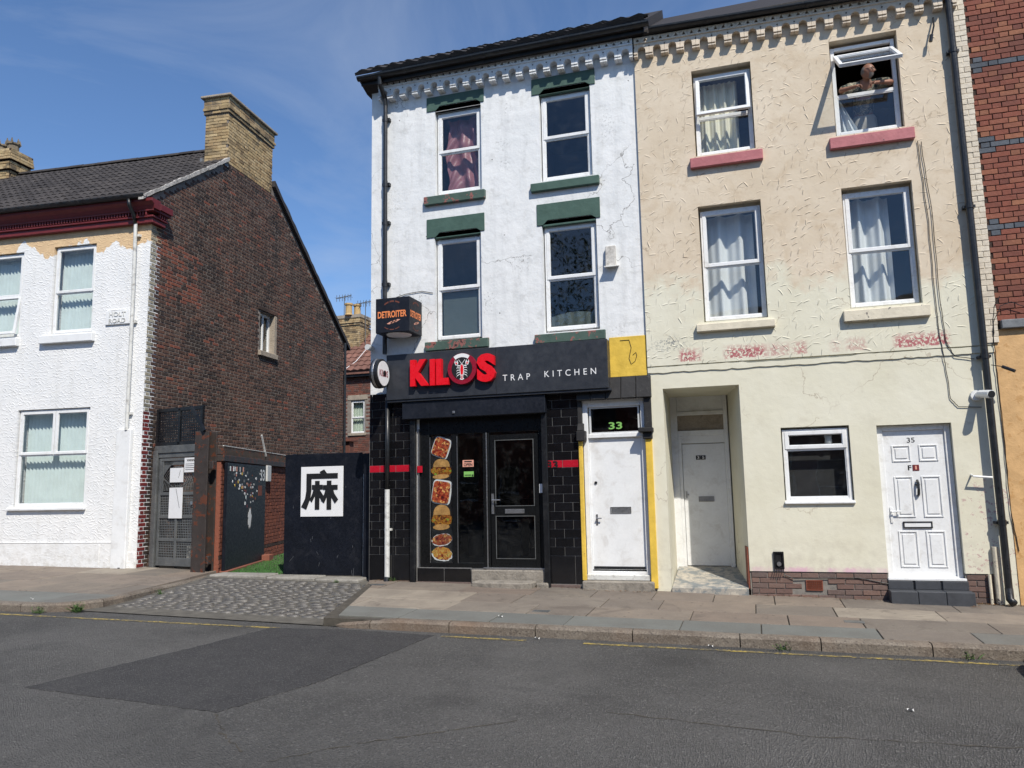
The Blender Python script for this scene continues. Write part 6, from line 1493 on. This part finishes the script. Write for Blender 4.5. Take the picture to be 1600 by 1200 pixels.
T = [((1.93, .55, 7.22), .182), ((1.93, .55, 7.08), .19), ((1.845, .55, 6.95), .118), ((1.83, .53, 6.6), .10), ((1.825, .55, 6.18), .085), ((2.015, .55, 6.95), .118), ((2.03, .53, 6.6), .10), ((2.035, .55, 6.18), .085)]
skin('trousers', T, [(0, 1), (1, 2), (2, 3), (3, 4), (1, 5), (5, 6), (6, 7)], 'trousers', man, 0, 2)
m = MB()
for sg in (-1, 1):
    c_ = HC + HF * .094 + HS * (.034 * sg) + HU * .012
    for k in range(16):
        t0, t1 = 2 * pi * k / 16, 2 * pi * (k + 1) / 16
        m.bar(c_ + HS * .026 * cos(t0) + HU * .021 * sin(t0), c_ + HS * .026 * cos(t1) + HU * .021 * sin(t1), .005)
    m.bar(c_ + HS * .026 * sg, HC + HS * (.08 * sg) + HU * .015 - HF * .01, .005)
m.bar(HC + HF * .1 + HS * .01 + HU * .015, HC + HF * .1 - HS * .01 + HU * .015, .005); m.build('glasses', 'black_print', man)
m = MB(); m.sheet(lambda a, b: head_pt(radians(112) + radians(50) * b, radians(-52) + radians(104) * a, 1.045 - .05 * (2 * a - 1) ** 4), 16, 8); m.build('beard', 'hair_grey', man, smooth=True)
m = MB(); m.sheet(lambda a, b: head_pt(radians(62) + radians(48) * b, radians(95) + radians(170) * a, 1.035 - .04 * (2 * a - 1) ** 6), 20, 8); m.build('hair', 'hair_grey', man, smooth=True)

# ------------------------------------------------------------------ parked car, only its front corner shows
car = thing('parked_car', 'dark parked car whose front bumper corner just enters at the right edge', 'car', (4.3, -3.85, zr(4.3)))
zg = zr(3.5); ycar = -3.80
def sec(x, hw, zb, zm, zt, top):
    pts = [(-hw * .93, zb), (-hw, zb + .12), (-hw, zm), (-hw * .95, zt), (-hw * top, zt + .02), (hw * top, zt + .02), (hw * .95, zt), (hw, zm), (hw, zb + .12), (hw * .93, zb)]
    return [(x, ycar + a, zg + b) for a, b in pts]
secs = [sec(2.72, .62, .26, .42, .55, .8), sec(2.78, .74, .22, .48, .66, .85), sec(2.97, .83, .19, .55, .76, .85), sec(3.42, .85, .18, .6, .86, .85), sec(3.92, .86, .18, .62, .93, .85), sec(5.02, .87, .18, .62, .95, .85), sec(6.02, .86, .18, .62, .96, .85), sec(6.52, .82, .2, .6, .95, .85), sec(6.70, .74, .3, .6, .85, .8)]
m = MB(); n = 10
for s_ in secs: m.v += s_
for k in range(len(secs) - 1):
    for j in range(n): m.f.append((k * n + j, k * n + (j + 1) % n, (k + 1) * n + (j + 1) % n, (k + 1) * n + j))
m.f.append(tuple(range(n - 1, -1, -1))); m.f.append(tuple((len(secs) - 1) * n + j for j in range(n))); m.f = [f[::-1] for f in m.f]
m.build('body', 'car_paint', car, .03, smooth=True)
def loft(name, st, mat):
    m = MB(); n = 6
    for x, hw, z0, z1 in st: m.v += [(x, ycar + a, zg + b) for a, b in ((-hw, z0), (-hw * .86, z1 - .03), (-hw * .7, z1), (hw * .7, z1), (hw * .86, z1 - .03), (hw, z0))]
    for k in range(len(st) - 1):
        for j in range(n): m.f.append((k * n + j, (k + 1) * n + j, (k + 1) * n + (j + 1) % n, k * n + (j + 1) % n))
    m.f.append(tuple(range(n))); m.f.append(tuple((len(st) - 1) * n + n - 1 - j for j in range(n))); return m.build(name, mat, car, smooth=False)
loft('cabin_glass', [(3.77, .78, .9, .95), (4.37, .80, .92, 1.36), (5.62, .80, .92, 1.38), (6.37, .76, .92, 1.0)], 'black_tile')
loft('cabin_roof', [(4.34, .70, 1.36, 1.40), (4.82, .72, 1.36, 1.44), (5.62, .70, 1.36, 1.41)], 'car_paint')
for x in (3.42, 5.97):
    for s_ in (-1, 1):
        y = ycar + s_ * .77; m = MB(); m.lathe([(.22, -.1), (.31, -.1), (.32, -.05), (.32, .05), (.31, .1), (.22, .1)], 24, (x, y, zg + .32), 'y'); wh = m.build('wheel', 'tyre', car); m = MB(); m.lathe([(.20, -.105), (.215, -.1), (.215, .1), (.2, .105)], 20, (x, y, zg + .32), 'y'); m.build('rim', 'rim_metal', wh)
for s_ in (-1, 1):
    m = MB(); m.box(2.80, 3.02, ycar + s_ * .62 - .14, ycar + s_ * .62 + .14, zg + .56, zg + .68); m.build('headlight', 'lamp_glass', car, .03)
m = MB(); m.prism([(2.36, ycar - .6), (2.30, ycar), (2.36, ycar + .6), (2.46, ycar + .80), (2.9, ycar + .84), (2.9, ycar - .84), (2.46, ycar - .80)], zg + .07, zg + .225, 'z'); m.build('bumper', 'black_paint', car, .03)

# ------------------------------------------------------------------ houses across the road: they show only as reflections in the glass
op_ = thing('opposite_terrace', 'brick terrace across the road, seen only as dark reflections in the window glass', 'house', (-2, -22, 0))
hs = []
for k in range(12):
    x = -28 + k * 4.6; hs += [(x + .6, x + 1.7, 4.2, 6.0), (x + 2.8, x + 3.9, 4.2, 6.0), (x + .5, x + 2.0, 1.0, 2.9), (x + 2.9, x + 3.9, .1, 2.6)]
m = MB(); m.wall(-28, 27.2, -1.5, 7.2, hs, -22.3, .3); m.build('front_wall', 'brick_red', op_)
m = MB(); m.box(-28, 27.2, -30, -22.6, -1.5, 7.1); m.build('inner_mass', 'room', op_)
m = MB(); m.prism([(-21.9, 7.1), (-21.9, 7.25), (-26, 9.9), (-30.2, 7.2), (-30.2, 7.1)], -28, 27.2, 'x'); m.build('roof', 'tile_dark', op_)
for a, b, c, d in hs:
    m = MB(); m.frame(a, b, c, d, .07, -22.42, -22.36); m.box(a, b, -22.42, -22.37, (c + d) / 2 - .03, (c + d) / 2 + .03); w_ = m.build('window', 'upvc', op_); m = MB(); m.box(a + .06, b - .06, -22.41, -22.40, c + .06, d - .06); m.build('pane', 'black_tile', w_)

# street tree across the road, mirrored in one upper pane
tr = thing('street_tree', 'leafy tree across the road, seen only mirrored in the upper panes', 'tree', (-7, -19.6, zr(-7)))
q = random.Random(77); m = MB(); m.tube([(-7, -19.6, -.2), (-6.95, -19.6, 3), (-7.05, -19.5, 6), (-7, -19.6, 9)], [.22, .18, .14, .06], 10)
for k in range(14):
    a = q.uniform(0, 2 * pi); z = q.uniform(4.5, 8.5); l = q.uniform(1, 2.2); m.tube([(-7, -19.6, z), (-7 + l * .5 * cos(a), -19.6 + l * .5 * sin(a), z + l * .5), (-7 + l * cos(a), -19.6 + l * sin(a), z + l * .8)], [.06, .04, .015], 6)
m.build('trunk', 'rust_brown', tr)
m = MB(); cl = [(q.gauss(0, 1.0), q.gauss(0, 1.0), q.uniform(5.5, 12.2)) for k in range(46)]
for cx, cy, cz in cl:
    for j in range(70):
        p_ = Vector((-7 + cx + q.gauss(0, .38), -19.6 + cy + q.gauss(0, .38), cz + q.gauss(0, .35))); a = Vector((q.gauss(0, 1), q.gauss(0, 1), q.gauss(0, 1))).normalized(); b = a.cross(Vector((q.gauss(0, 1), q.gauss(0, 1), 1))).normalized(); s_ = q.uniform(.06, .11)
        m.poly([p_ - a * s_, p_ - b * s_ * .5, p_ + a * s_, p_ + b * s_ * .5])
m.build('crown', 'leaf', tr)
